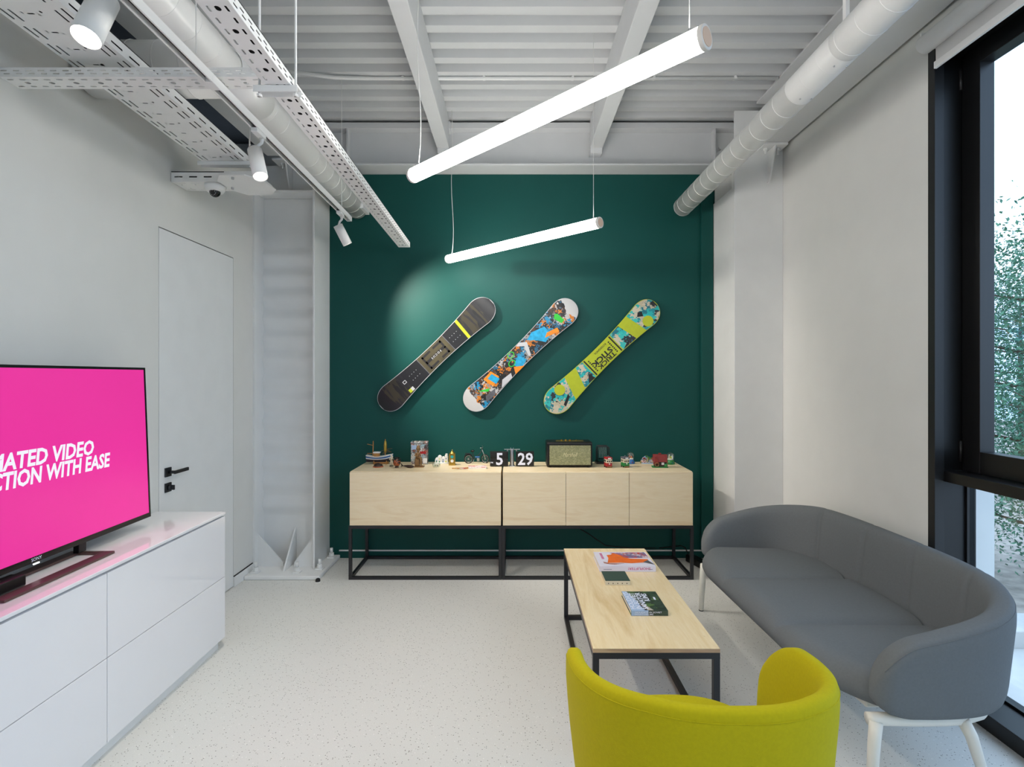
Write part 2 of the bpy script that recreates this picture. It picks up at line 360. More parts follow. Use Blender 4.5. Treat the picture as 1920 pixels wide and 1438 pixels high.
# ------------------------------------------------------------------ window
def window():
    r = struct(thing('window_1', 'tall black framed window with opening upper sash', 'window', (WR, WO1, 0)))
    del r['category']
    wf = lambda: W(r)
    J = 2.538
    wf().box(WR, WR + 0.2, J, WO1 - 0.001, 0, WH - 0.001).build('window_jamb', 'black_frame', r)
    wf().box(WR - 0.002, WR + 0.043, J - 0.008, WO1 + 0.002, 0, WH - 0.02).build('jamb_cover', 'grey_frame', r, bevel=0.001)
    wf().box(WR, WR + 0.2, WO0 + 0.001, J, WH - 0.06, WH - 0.001).build('window_head', 'black_frame', r)
    wf().box(WR, WR + 0.2, WO0 + 0.001, J, 0.0, 0.07).build('window_sill', 'black_frame', r, bevel=0.002)
    wf().box(WR, WR + 0.2, WO0 + 0.001, WO0 + 0.05, 0.07, WH - 0.06).build('window_jamb', 'black_frame', r)
    for ym in (1.38, 0.04, -1.3):
        wf().box(WR + 0.043, WR + 0.2, ym, ym + 0.08, 0.07, WH - 0.06).build('mullion', 'black_frame', r)
    for y0, y1 in ((1.46, J), (0.12, 1.38), (-1.22, 0.04), (WO0 + 0.05, -1.3)):
        wf().box(WR + 0.043, WR + 0.2, y0, y1, 1.0, 1.049).build('transom', 'black_frame', r, bevel=0.001)
        gp = wf().box(WR + 0.16, WR + 0.184, y0 + 0.012, y1 - 0.012, 0.082, 0.99).build('pane', 'window_glass', r)
        gk = wf()
        gk.box(WR + 0.148, WR + 0.19, y1 - 0.012, y1, 0.07, 1.0).box(WR + 0.148, WR + 0.19, y0, y0 + 0.012, 0.07, 1.0)
        gk.box(WR + 0.148, WR + 0.19, y0, y1, 0.07, 0.082).box(WR + 0.148, WR + 0.19, y0, y1, 0.99, 1.0)
        gk.build('gasket', 'black_frame', gp)
        z0, z1 = 1.052, WH - 0.062; s = wf(); ya, yb = y0 + 0.003, y1 - 0.003
        for (a0, a1, c0, c1) in ((yb - 0.096, yb, z0, z1), (ya, ya + 0.096, z0, z1), (ya + 0.096, yb - 0.096, z0, z0 + 0.1), (ya + 0.096, yb - 0.096, z1 - 0.08, z1)):
            s.box(WR + 0.132, WR + 0.2, a0, a1, c0, c1)
        sash = s.build('sash', 'black_frame', r, bevel=0.002)
        wf().box(WR + 0.168, WR + 0.192, ya + 0.092, yb - 0.092, z0 + 0.096, z1 - 0.076).build('sash_pane', 'window_glass', sash)
        for zz in (z0 + 0.04, z1 - 0.16):
            wf().cyl((WR + 0.126, yb + 0.0, zz), (WR + 0.126, yb + 0.0, zz + 0.1), 0.007).build('hinge', 'grey_frame', sash, smooth=True)
window()
def blind():
    r = thing('roller_blind', 'white roller blind rolled up above black window', 'blind', (1.92, 2.5, 2.9))
    W(r).cyl((1.925, -1.3, 3.05), (1.925, 2.5, 3.05), 0.042, n=24).build('roll', 'roller_fabric', r, auto=40)
    W(r).box(1.955, 1.957, -1.28, 2.47, 2.955, 3.06).build('hanging_cloth', 'roller_fabric', r)
    W(r).box(1.949, 1.963, -1.285, 2.475, 2.925, 2.957).build('bottom_bar', 'white_metal', r, bevel=0.002)
    for y in (2.485, 0.6, -1.29):
        W(r).box(1.9, WR, y, y + 0.008, 3.03, 3.1).build('bracket', 'white_metal', r)
blind()
# ------------------------------------------------------------------ steel frame
def ibeam_y(name, label, xc, hw, zb, zt, y0, y1, tf=0.014, tw=0.008, group=None):
    r = thing(name, label, 'beam', (xc, y1, zb), 0, group)
    W(r).box(xc - hw, xc + hw, y0, y1, zb, zb + tf).build('bottom_flange', 'ceiling_paint', r, bevel=0.002)
    W(r).box(xc - tw / 2, xc + tw / 2, y0, y1, zb + tf, zt - tf).build('web', 'ceiling_paint', r)
    W(r).box(xc - hw, xc + hw, y0, y1, zt - tf, zt).build('top_flange', 'ceiling_paint', r, bevel=0.002)
    return r
def box_beam(label, x0, x1):
    r = thing('ceiling_joist', label, 'beam', ((x0 + x1) / 2, 4.3, 3.3), 0, 'joists under the deck')
    W(r).box(x0, x1, Y0, 4.21, 3.3, DECK).build('body', 'ceiling_paint', r, bevel=0.004)
    W(r).box(x0 + 0.004, x1 - 0.004, 4.21, 4.3, 3.26, 3.306).build('end_cleat', 'ceiling_paint', r, bevel=0.002)
    W(r).box(x0 + 0.03, x1 + 0.012, 4.18, 4.29, 3.44, 3.5).build('top_cleat', 'ceiling_paint', r, bevel=0.002)
box_beam('white steel ceiling joist passing above the longer tube lamp left end', -0.606, -0.509)
box_beam('white steel ceiling joist crossing behind the tube lamps on the right', 0.604, 0.703)
def back_beam():
    r = thing('steel_beam', 'long white steel beam spanning along top of green wall', 'beam', (0, WB, 3.166))
    W(r).box(-1.7, 1.85, 4.218, WB - 0.002, 3.168, 3.182).build('bottom_flange', 'ceiling_paint', r, bevel=0.002)
    W(r).box(-1.7, 1.85, 4.30, 4.312, 3.182, 3.46).build('web', 'ceiling_paint', r)
    W(r).box(-1.7, 1.85, 4.218, WB - 0.002, 3.46, 3.506).build('top_flange', 'ceiling_paint', r, bevel=0.002)
    W(r).box(-1.7, 1.85, 4.25, 4.40, 3.506, 3.522).build('shade_strip', 'dark_gap', r)  # dark strip painted for the shadowed gap under the deck
    for x in (-1.325, 1.59):
        W(r).box(x, x + 0.012, 4.225, 4.30, 3.182, 3.46).build('stiffener', 'ceiling_paint', r)
    for x, z in ((-1.42, 3.37), (1.66, 3.33), (1.66, 3.2)):
        W(r).cyl((x, 4.27, z), (x, 4.30, z), 0.016, n=6).build('bolt', 'ceiling_paint', r)
back_beam()
ibeam_y('edge_beam', 'white steel edge beam above right wall beside window', 1.886, 0.086, 3.18, DECK, Y0, 3.955)
ibeam_y('edge_beam', 'white steel edge beam above left wall behind cable trays', -1.795, 0.086, 3.18, DECK, Y0, 4.07)
def bracket(label, xc, hw, y, sgn):
    r = thing('beam_bracket', label, 'bracket', (xc, y, 3.1))
    W(r).box(xc - hw, xc + hw, y - 0.13, y, 3.162, 3.179).build('seat_plate', 'white_paint', r, bevel=0.002)
    W(r).prism([(0, 3.162), (-0.12, 3.162), (-0.03, 2.93), (0, 2.93)], (xc - 0.006, y, 0), (0, 1, 0), (0, 0, 1), (0.012, 0, 0)).build('gusset', 'white_paint', r, bevel=0.001)
    for x in (xc - 0.045, xc + 0.045):
        b = W(r).cyl((x, y - 0.06, 3.162), (x, y - 0.06, 3.145), 0.015, n=6).cyl((x, y - 0.06, 3.145), (x, y - 0.06, 3.12), 0.009)
        b.build('bolt', 'white_paint', r)
bracket('white gusset bracket under beam on right column', 1.886, 0.086, 3.957, 1)
bracket('white gusset bracket under beam on left column', -1.76, 0.1, 4.232, -1)
def wavy_plate(u0, u1, zs, amp, f, n=60):
    """rows along u with wave in depth over z"""
    rows = []
    for i in range(n + 1):
        z = zs[0] + (zs[1] - zs[0]) * i / n; d = amp * (0.5 + 0.5 * math.cos(2 * PI * (z - zs[0]) * f)) - amp
        rows.append((z, d))
    return rows
def column_left():
    r = thing('steel_column', 'white steel column with ribbed web beside the door', 'column', (-1.75, 4.2, 0))
    xl0, xl1, xr0, xr1 = WX + 0.001, WX + 0.015, -1.535, -1.52
    W(r).box(xl0, xl1, 4.075, WB - 0.001, 0.03, 3.17).build('flange', 'white_paint', r)
    W(r).box(xr0, xr1, 4.075, WB - 0.001, 0.03, 3.17).build('flange', 'white_paint', r, bevel=0.002)
    b = W(r); rows = [(0.03, 0.0), (0.39, 0.0)]; n = 13; z0, z1 = 0.4, 2.53; p = (z1 - z0) / n
    for k in range(n):
        za = z0 + p * k
        for q in range(8): rows.append((za + p * q / 8, -0.028 * (0.5 - 0.5 * math.cos(2 * PI * q / 8)) ))
    rows += [(2.54, 0.0), (3.17, 0.0)]
    vs = [(x, 4.235 + dd, z) for x in (xl1, xr0) for z, dd in rows]; m = len(rows)
    b.add(vs, [(i, m + i, m + i + 1, i + 1) for i in range(m - 1)])
    b.build('ribbed_web', 'white_paint', r, auto=60)
    W(r).box(xl1, xr0, 4.085, 4.23, 2.905, 2.925).build('cap_plate', 'white_paint', r, bevel=0.002)
    W(r).box(WX + 0.013, -1.428, 3.915, WB - 0.014, 0.0, 0.03).build('base_plate', 'white_paint', r, bevel=0.008, seg=3)
    for x0, pts in ((xl1, [(0, 0.03), (0.2, 0.03), (0.2, 0.06), (0, 0.28)]), (xr0, [(0, 0.03), (-0.16, 0.03), (-0.16, 0.06), (0, 0.28)])):
        W(r).prism(pts, (x0, 4.12, 0), (1, 0, 0), (0, 0, 1), (0, 0.012, 0)).build('gusset', 'white_paint', r)
    W(r).prism([(0, 0.03), (-0.22, 0.03), (-0.2, 0.06), (0, 0.3)], (-1.735, 4.23, 0), (0, 1, 0), (0, 0, 1), (0.012, 0, 0)).build('gusset', 'white_paint', r)
    for x, y in ((-1.475, 4.06), (-1.475, 4.32), (-1.93, 3.99), (-1.62, 3.99)):
        o = W(r).box(x - 0.028, x + 0.028, y - 0.028, y + 0.028, 0.03, 0.042).build('washer', 'white_paint', r, bevel=0.003)
        W(r).cyl((x, y, 0.042), (x, y, 0.07), 0.021, n=6).build('nut', 'white_paint', o, bevel=0.002)
        W(r).cyl((x, y, 0.07), (x, y, 0.108), 0.012).build('stud', 'white_paint', o, smooth=True)
column_left()
def column_right():
    r = thing('steel_column', 'white steel column in corner behind the sofa', 'column', (1.82, 4.2, 0))
    W(r).box(1.64, WR - 0.001, 3.958, 3.974, 0.0, 3.47).build('front_flange', 'white_paint', r, bevel=0.002)
    b = W(r); rows = []; n = 17
    for k in range(n * 6 + 1):
        rows.append((2.74 * k / (n * 6), 0.013 * (0.5 - 0.5 * math.cos(2 * PI * k / 6))))
    m = len(rows)
    ys = [3.974, 3.99, 4.02, 4.06, WB - 0.001]; sc = [1, 1, 0.5, 0, 0]
    vs = [(1.646 + dd * s, y, z) for y, s in zip(ys, sc) for z, dd in rows]
    b.add(vs, [(j * m + i, (j + 1) * m + i, (j + 1) * m + i + 1, j * m + i + 1) for j in range(4) for i in range(m - 1)])
    b.box(1.646, 1.66, 3.974, WB - 0.001, 2.74, 2.915)
    b.build('ribbed_side', 'white_paint', r, auto=60)
    W(r).box(1.66, WR - 0.001, 3.974, WB - 0.001, 0, 2.9).build('core', 'white_paint', r)
    W(r).box(1.80, 1.82, 3.974, WB - 0.001, 2.9, 3.47).build('upper_web', 'white_paint', r)
    W(r).prism([(0, 2.9), (0.2, 2.9), (0, 3.1)], (1.70, 3.98, 0), (0, 1, 0), (0, 0, 1), (0.012, 0, 0)).build('gusset', 'white_paint', r)
column_right()
# ------------------------------------------------------------------ cable trays
def sheet(mb, O, U, V, L, rows):
    O = Vector(O); U = Vector(U); V = Vector(V)
    P = lambda u, v: O + u * U + v * V
    for (v0, v1, pitch, off, hole) in rows:
        if hole is None:
            mb.add([P(0, v0), P(L, v0), P(L, v1), P(0, v1)], [(0, 1, 2, 3)]); continue
        k = max(1, int(L / pitch)); end = k * pitch
        if end < L - 1e-4: mb.add([P(end, v0), P(L, v0), P(L, v1), P(end, v1)], [(0, 1, 2, 3)])
        for i in range(k):
            u0, u1 = i * pitch, (i + 1) * pitch; cu, cv = u0 + pitch * (0.5 + off), (v0 + v1) / 2
            kind, a, bb = hole; pts = []
            if kind == 'slot':                       # half length a along u, half width bb along v
                for t in (-60, -20, 20, 60): pts.append((a - bb + bb * math.cos(math.radians(t)), bb * math.sin(math.radians(t))))
                for t in (120, 160, 200, 240): pts.append((-(a - bb) + bb * math.cos(math.radians(t)), bb * math.sin(math.radians(t))))
            else:
                for q in range(10): pts.append((a * math.cos(2 * PI * q / 10), bb * math.sin(2 * PI * q / 10)))
            n = len(pts); outp = []; side = []
            for (x, y) in pts:
                ex = (u1 - cu) if x > 0 else (u0 - cu); ey = (v1 - cv) if y > 0 else (v0 - cv)
                tx = ex / x if abs(x) > 1e-9 else 1e9; ty = ey / y if abs(y) > 1e-9 else 1e9
                if tx <= ty: outp.append((ex, y * tx)); side.append(0 if x > 0 else 2)
                else: outp.append((x * ty, ey)); side.append(1 if y > 0 else 3)
            vs = [P(cu + x, cv + y) for x, y in pts] + [P(cu + x, cv + y) for x, y in outp]; fs = []
            for q in range(n):
                q2 = (q + 1) % n
                if side[q] == side[q2]: fs.append((q, n + q, n + q2, q2))
                else:
                    seq = []; s_ = side[q]
                    while s_ != side[q2]:
                        c = {0: (u1 - cu, v1 - cv), 1: (u0 - cu, v1 - cv), 2: (u0 - cu, v0 - cv), 3: (u1 - cu, v0 - cv)}[s_]
                        vs.append(P(cu + c[0], cv + c[1])); seq.append(len(vs) - 1); s_ = (s_ + 1) % 4
                    fs.append((q, n + q) + tuple(seq) + (n + q2, q2))
            mb.add(vs, fs)
S1 = [(0, 0.012, 1, 0, None), (0.012, 0.026, 0.048, 0, ('slot', 0.0125, 0.0042)), (0.026, 0.061, 0.096, 0.24, ('circ', 0.011, 0.009)), (0.061, 0.075, 0.048, 0.0, ('slot', 0.0125, 0.0042)), (0.075, 0.087, 1, 0, None)]
S1S = [(0, 0.006, 1, 0, None), (0.006, 0.018, 0.048, 0.1, ('slot', 0.0125, 0.003)), (0.018, 0.030, 0.048, -0.15, ('slot', 0.0125, 0.003)), (0.030, 0.036, 1, 0, None)]
S2 = [(0, 0.012, 1, 0, None), (0.012, 0.024, 0.1, 0.0, ('slot', 0.032, 0.0042)), (0.024, 0.036, 1, 0, None), (0.036, 0.048, 0.1, 0.1, ('slot', 0.032, 0.0042)), (0.048, 0.07, 1, 0, None),
      (0.07, 0.13, 0.1, 0.0, ('slot', 0.0052, 0.027)), (0.13, 0.15, 0.2, 0.2, ('circ', 0.006, 0.005)), (0.15, 0.19, 1, 0, None),
      (0.19, 0.202, 0.1, 0.1, ('slot', 0.032, 0.0042)), (0.202, 0.218, 1, 0, None), (0.218, 0.23, 0.1, 0.0, ('slot', 0.032, 0.0042)), (0.23, 0.245, 1, 0, None)]
S2S = [(0, 0.014, 1, 0, None), (0.014, 0.026, 0.1, 0.05, ('slot', 0.032, 0.0042)), (0.026, 0.05, 1, 0, None)]
def tray(label, A, B, rowsb, rowss, lid=True, crop=None):
    """A, B: bottom left edge points; width runs to the right of travel"""
    A = Vector(A); B = Vector(B); U = (B - A).normalized(); V = U.cross(Vector((0, 0, 1))); L = (B - A).length
    wd = rowsb[-1][1]; hh = rowss[-1][1]
    r = thing('cable_tray', label, 'cable tray', A, 0, 'perforated cable trays')
    b = W(r); sheet(b, A, U, V, L, rowsb); b.build('tray_bottom', 'white_metal', r, solid=0.0012)
    for k in (0, 1):
        b = W(r); sheet(b, A + V * wd * k, U, Vector((0, 0, 1)), L, rowss)
        lip = A + V * (wd * k) + Vector((0, 0, hh)); dv = V * (0.008 if k == 0 else -0.008)
        b.add([lip, lip + U * L, lip + U * L + dv, lip + dv], [(0, 1, 2, 3)])
        b.build('tray_side', 'white_metal', r, solid=0.0012)
    if lid:
        c = A + U * (L / 2) + V * (wd / 2) + Vector((0, 0, hh + 0.004))
        W(r).obox(c, U, V, (0, 0, 1), L / 2, wd / 2 - 0.001, 0.002).build('tray_dark_sheet', 'dark_gap', r)  # added dark sheet, so shade behind the slots comes from its colour
    return r
Z1, Z2, Z3 = 2.49, 2.74, 2.66
d1 = (Vector((-0.884, 4.1, 0)) - Vector((-0.8396, 1.407, 0))).normalized()
a1 = Vector((-0.884, 4.1, Z1)); tray('narrow perforated cable tray running to green wall beside tube lamps', a1 - d1 * 3.6, a1, S1, S1S)
d2 = (Vector((-1.802, 3.17, 0)) - Vector((-1.752, 1.845, 0))).normalized()
a2 = Vector((-1.802, 3.17, Z2)); tray('wide slotted cable tray along the left wall', a2 - d2 * 2.7, a2, S2, S2S)
tray('narrow perforated cable tray crossing from left wall under the others', (-1.994, 2.155, Z3), (-0.95, 2.155, Z3), S1, S1S, lid=False)
S4 = [(0, 0.012, 1, 0, None), (0.012, 0.03, 0.08, 0, ('slot', 0.026, 0.003)), (0.03, 0.06, 0.08, 0.1, ('slot', 0.004, 0.012)), (0.06, 0.09, 1, 0, None), (0.09, 0.12, 0.08, -0.1, ('slot', 0.004, 0.012)), (0.12, 0.138, 0.08, 0.05, ('slot', 0.026, 0.003)), (0.138, 0.155, 1, 0, None)]
S4S = [(0, 0.02, 1, 0, None), (0.02, 0.036, 0.085, 0, ('slot', 0.024, 0.0045)), (0.036, 0.054, 1, 0, None)]
t4 = tray('short slotted tray stub carrying the dome camera by wall', (WX + 0.004, 3.256, 2.63), (-1.62, 3.256, 2.63), S4, S4S)
oc = [(-1.70, 3.06), (-1.64, 2.97), (-1.50, 2.97), (-1.43, 3.06), (-1.43, 3.21), (-1.50, 3.30), (-1.64, 3.30), (-1.70, 3.21)]
W(t4).prism(oc, (0, 0, 2.618), (1, 0, 0), (0, 1, 0), (0, 0, 0.006)).build('junction_plate', 'white_metal', t4)
W(t4).box(-1.64, -1.47, 3.02, 3.25, 2.624, 2.66).build('junction_box', 'white_metal', t4)
for x, y in ((-1.665, 3.16), (-1.58, 3.0)): W(t4).cyl((x, y, 2.606), (x, y, 2.618), 0.008, n=6).build('bolt', 'steel', t4)
def strut(label, x0, x1, y, z, rods):
    r = thing('tray_hanger', label, 'hanger', ((x0 + x1) / 2, y, z), 0, 'hangers of the cable trays')
    b = W(r); b.box(x0, x1, y - 0.02, y - 0.017, z - 0.022, z).box(x0, x1, y + 0.017, y + 0.02, z - 0.022, z).box(x0, x1, y - 0.017, y + 0.017, z - 0.003, z)
    b.build('channel', 'white_metal', r)
    for x in rods:
        q = W(r).cyl((x, y, z - 0.03), (x, y, DECK), 0.0045, n=8).build('rod', 'white_metal', r, smooth=True)
        W(r).cyl((x, y, z - 0.03), (x, y, z - 0.022), 0.009, n=6).build('nut', 'white_metal', q)
strut('white channel hanger under narrow tray with two rods', -0.885, -0.735, 1.83, Z1 - 0.002, (-0.872, -0.748))
strut('white channel hanger under wide tray near image top corner', -1.83, -1.46, 1.63, Z2 - 0.002, (-1.48,))
strut('white channel hanger at far end of wide tray', -1.82, -1.51, 3.09, Z2 - 0.002, (-1.53,))
# ------------------------------------------------------------------ ducts
def rings(mb_root, pts_y, x, z, r, name='seam_ring', parent=None):
    for y in pts_y:
        pts = [(x + r * math.cos(t), y, z + r * math.sin(t)) for t in [2 * PI * k / 32 for k in range(32)]]
        W(mb_root).tube(pts, 0.0022, n=6, closed=True).build(name, 'white_duct', parent or mb_root, smooth=True)
def duct_right():
    r = thing('ventilation_duct', 'slim white spiral duct running along the window wall', 'duct', (1.347, 4.25, 2.847))
    x = z_ = 1.347; z = H + z_; R = 0.071
    W(r).cyl((x, -1.5, z), (x, 4.25, z), R, n=40, cap=False).build('pipe', 'white_duct', r, smooth=True, solid=0.002)
    W(r).cyl((x, 4.05, z), (x, 4.06, z), R - 0.004, n=32).build('inner_grille', 'dark_gap', r)
    rings(r, [0.6 + 0.127 * k for k in range(29)] + [4.248], x, z, R)
    cp = W(r).cyl((x, 2.16, z), (x, 2.5, z), R + 0.0014, n=48, cap=False).build('coupling', 'white_duct', r, smooth=True)
    for y in (2.2, 2.46):
        for t in (-110, -70):
            c = math.radians(t); p = Vector((x + (R + 0.003) * math.cos(c), y, z + (R + 0.003) * math.sin(c)))
            W(r).ball(p, 0.004, n=8).build('screw', 'steel', cp, smooth=True)
    for y in (2.15,):
        q = W(r).box(x - 0.008, x + 0.008, y, y + 0.02, z + R - 0.002, DECK).build('hanger_strap', 'white_metal', r)
duct_right()
def duct_left():
    x, z, R = -1.284, 2.872, 0.08
    r = thing('ventilation_duct', 'thick white duct above the track light rail with side branch', 'duct', (x, 4.38, z))
    W(r).cyl((x, -1.5, z), (x, 4.38, z), R, n=40, cap=False).build('pipe', 'white_duct', r, smooth=True, solid=0.002)
    rings(r, [1.5 + 0.14 * k for k in range(6)] + [2.72, 2.86] + [3.3 + 0.13 * k for k in range(9)], x, z, R)
    zb_ = 2.935
    W(r).cyl((-1.98, 2.5, zb_), (-1.36, 2.5, zb_), 0.12, n=40, cap=False).build('branch_pipe', 'white_duct', r, smooth=True, solid=0.002)
    W(r).lathe([(0.12, 0), (0.1, 0.05), (0.07, 0.1)], (-1.36, 2.5, zb_), n=36, ax=(1, 0, 0)).build('branch_cone', 'white_duct', r, smooth=True)
    for xx in (-1.75, -1.62, -1.5, -1.38):
        pts = [(xx, 2.5 + 0.121 * math.cos(t), zb_ + 0.121 * math.sin(t)) for t in [2 * PI * k / 32 for k in range(32)]]
        W(r).tube(pts, 0.003, n=6, closed=True).build('seam_ring', 'white_duct', r, smooth=True)
    W(r).cyl((x, 2.36, z), (x, 2.68, z), R + 0.004, n=40, cap=False).build('tee_collar', 'white_duct', r, smooth=True, solid=0.002)
    W(r).box(-1.42, -1.19, 4.22, 4.405, 2.83, 3.05).build('wall_plenum', 'white_paint', r, bevel=0.003)
duct_left()
# ------------------------------------------------------------------ track with spots
T0, T1 = Vector((-1.140, 0.4, 2.62)), Vector((-1.1895, 3.862, 2.62))
TU = (T1 - T0).normalized(); TV = TU.cross(Vector((0, 0, 1)))
def track_pt(Y): return T0 + TU * ((Y - T0.y) / TU.y)
def track():
    r = thing('lighting_track', 'white lighting track rail carrying the spotlights', 'track', T1)
    c = (T0 + T1) / 2; L = (T1 - T0).length / 2; up = Vector((0, 0, 1))
    b = W(r)
    for s in (-1, 1): b.obox(c + TV * s * 0.0145 + up * 0.017, TU, TV, up, L, 0.003, 0.017)
    b.obox(c + up * 0.032, TU, TV, up, L, 0.012, 0.002)
    b.build('rail', 'white_metal', r)
    W(r).obox(c + up * 0.022, TU, TV, up, L - 0.01, 0.0112, 0.004).build('rail_groove', 'dark_gap', r)
    W(r).obox(T1 + up * 0.017, TU, TV, up, 0.006, 0.018, 0.017).build('end_cap', 'white_metal', r, bevel=0.002)
    jp = track_pt(2.06)
    W(r).obox(jp + up * 0.012, TU, TV, up, 0.03, 0.0185, 0.013).build('joint_cover', 'white_metal', r, bevel=0.001)
    p = track_pt(3.6)
    W(r).cyl(p + up * 0.03 + TV * 0.025, Vector((p.x + 0.025, p.y, DECK)), 0.002, n=6).build('hanging_wire', 'wire', r)
    p = track_pt(1.9)
    W(r).cyl(p + up * 0.03 + TV * 0.03, Vector((p.x + 0.03, p.y, DECK)), 0.002, n=6).build('hanging_wire', 'wire', r)
track()
def spot(label, Y, top, lens, rad, lensmat, watt, size, aim):
    base = track_pt(Y * 0.982); up = Vector((0, 0, 1)); eye = Vector((0, 0, H)); top = eye + (Vector(top) - eye) * 0.982; lens = eye + (Vector(lens) - eye) * 0.982; ax = (lens - top).normalized()
    r = thing('track_spotlight', label, 'spotlight', base, 0, 'track spotlights')
    W(r).obox(base - up * 0.009, TU, TV, up, 0.045, 0.015, 0.010).build('adapter', 'white_metal', r, bevel=0.002)
    j = base - up * 0.019 + TU * 0.03
    W(r).tube([j, j - up * 0.02, (j + top) / 2 - up * 0.005, top + ax * 0.01], [0.012, 0.008, 0.007, 0.009], n=10).build('neck', 'white_metal', r, smooth=True)
    W(r).cyl(top, lens, rad, n=32, cap=False).cyl(top, top + ax * 0.001, rad, n=32).build('housing', 'white_metal', r, auto=50, solid=0.002)
    W(r).cyl(lens - ax * 0.006, lens - ax * 0.004, rad * 0.93, n=28).build('lens', lensmat, r)
    ld = bpy.data.lights.new('spot_lamp', 'SPOT'); ld.energy = watt; ld.spot_size = math.radians(size); ld.spot_blend = 0.7; ld.color = (1, 0.93, 0.82); ld.shadow_soft_size = 0.03
    lo = bpy.data.objects.new('spot_lamp', ld); C.objects.link(lo); lo.parent = r
    lo.location = lens + ax * 0.004 - Vector(base)
    lo.rotation_euler = (Vector(aim) - lens).to_track_quat('-Z', 'Y').to_euler()
spot('large white spotlight at top left shining toward the camera', 1.50, (-1.20, 1.565, 2.604), (-1.203, 1.50, 2.452), 0.036, 'lens_glow', SPOT_W * 0.7, 60, (-1.1, 0.2, 0.3))
spot('white cylinder spotlight in front of the wide cable tray end', 2.49, (-1.213, 2.50, 2.557), (-1.165, 2.455, 2.417), 0.031, 'lens_dim', SPOT_W * 2.0, 110, (-0.3, 2.6, 0.0))
spot('small white spotlight at rail end aimed at green wall', 3.72, (-1.239, 3.76, 2.562), (-1.182, 3.80, 2.437), 0.031, 'lens_dim', SPOT_W * 3.8, 88, (-0.05, 4.41, 1.62))
# ------------------------------------------------------------------ tube pendants
def pendant(label, A, B, rad, wireA, wireB):
    A = Vector(A); B = Vector(B); U = (B - A).normalized(); up = Vector((0, 0, 1))
    r = thing('tube_pendant', label, 'pendant lamp', (A + B) / 2, 0, 'hanging tube lamps')
    W(r).cyl(A + U * 0.012, B - U * 0.012, rad, n=32).build('glowing_tube', 'tube_glow', r, auto=50)
    for p, s in ((A, 1), (B, -1)):
        e = W(r).cyl(p, p + U * 0.014 * s, rad + 0.0015, n=32).build('end_cap', 'cap_white', r, auto=50, bevel=0.002)
        W(r).cyl(p - U * 0.0015 * s, p, rad * 0.8, n=24).build('cap_disc', 'cap_disc', e, auto=50)
    for p, s, wob in ((A, 1, wireA), (B, -1, wireB)):
        q = p + U * 0.05 * s + up * rad; pts = []
        for k in range(13):
            f = k / 12; pts.append(q + up * (DECK - q.z) * f + Vector((wob * math.sin(f * 9) * (1 - f), 0, 0)))
        wr = W(r).tube(pts, 0.0022 if wob else 0.0012, n=6).build('hanging_cable' if wob else 'hanging_wire', 'wire', r, smooth=True)
        W(r).cyl(q - up * 0.003, q + up * 0.012, 0.004, n=8).build('cable_grip', 'steel', wr)
    return r
pendant('nearer glowing tube lamp crossing the ceiling joists', (-0.456, 2.40, 2.40), (0.513, 1.414, 2.40), 0.0315, 0.012, 0)
pendant('farther glowing tube lamp hung before the green wall', (-0.5055, 4.11, 2.40), (0.509, 3.125, 2.40), 0.0315, 0.012, 0)
pendant('added unseen tube lamp above the viewer', (-0.45, 0.69, 2.40), (0.52, -0.296, 2.40), 0.0315, 0.012, 0)  # added out of view to brighten the lower room
pendant('added unseen tube lamp near the rear wall', (-0.45, -1.02, 2.40), (0.52, -2.006, 2.40), 0.0315, 0.012, 0)  # second added lamp, unseen, for more light from behind
def conduit():
    r = thing('ceiling_conduit', 'thin white conduit pipe crossing under the ribbed deck', 'pipe', (0, 3.615, 3.515))
    W(r).tube([(-1.5, 3.5, 3.50), (-1.2, 3.59, 3.508), (-0.95, 3.615, 3.517), (1.79, 3.615, 3.517)], 0.012, n=10).build('pipe', 'white_paint', r, smooth=True)
    for x in (-0.75, -0.2, 0.4, 0.95, 1.5): W(r).box(x - 0.008, x + 0.008, 3.6, 3.632, 3.51, 3.532).build('clip', 'white_paint', r)
conduit()
def dome_camera():
    r = thing('dome_camera', 'white dome security camera under the slotted tray stub', 'camera', (-1.762, 3.15, 2.63))
    W(r).lathe([(0.055, 2.629), (0.058, 2.615), (0.052, 2.598), (0.042, 2.585)], (-1.762, 3.15, 0), n=28).build('housing', 'white_metal', r, smooth=True)
    W(r).ball((-1.757, 3.138, 2.582), 0.03, n=20).build('lens_ball', 'black_gloss', r, smooth=True)
    for k in range(8):
        t = 2 * PI * k / 8; d = Vector((0.5 * math.cos(t), -0.75, -0.45 + 0.5 * math.sin(t))).normalized()
        W(r).ball(Vector((-1.757, 3.138, 2.582)) + d * 0.029, 0.0022, n=6).build('infrared_led', 'steel', r)
dome_camera()

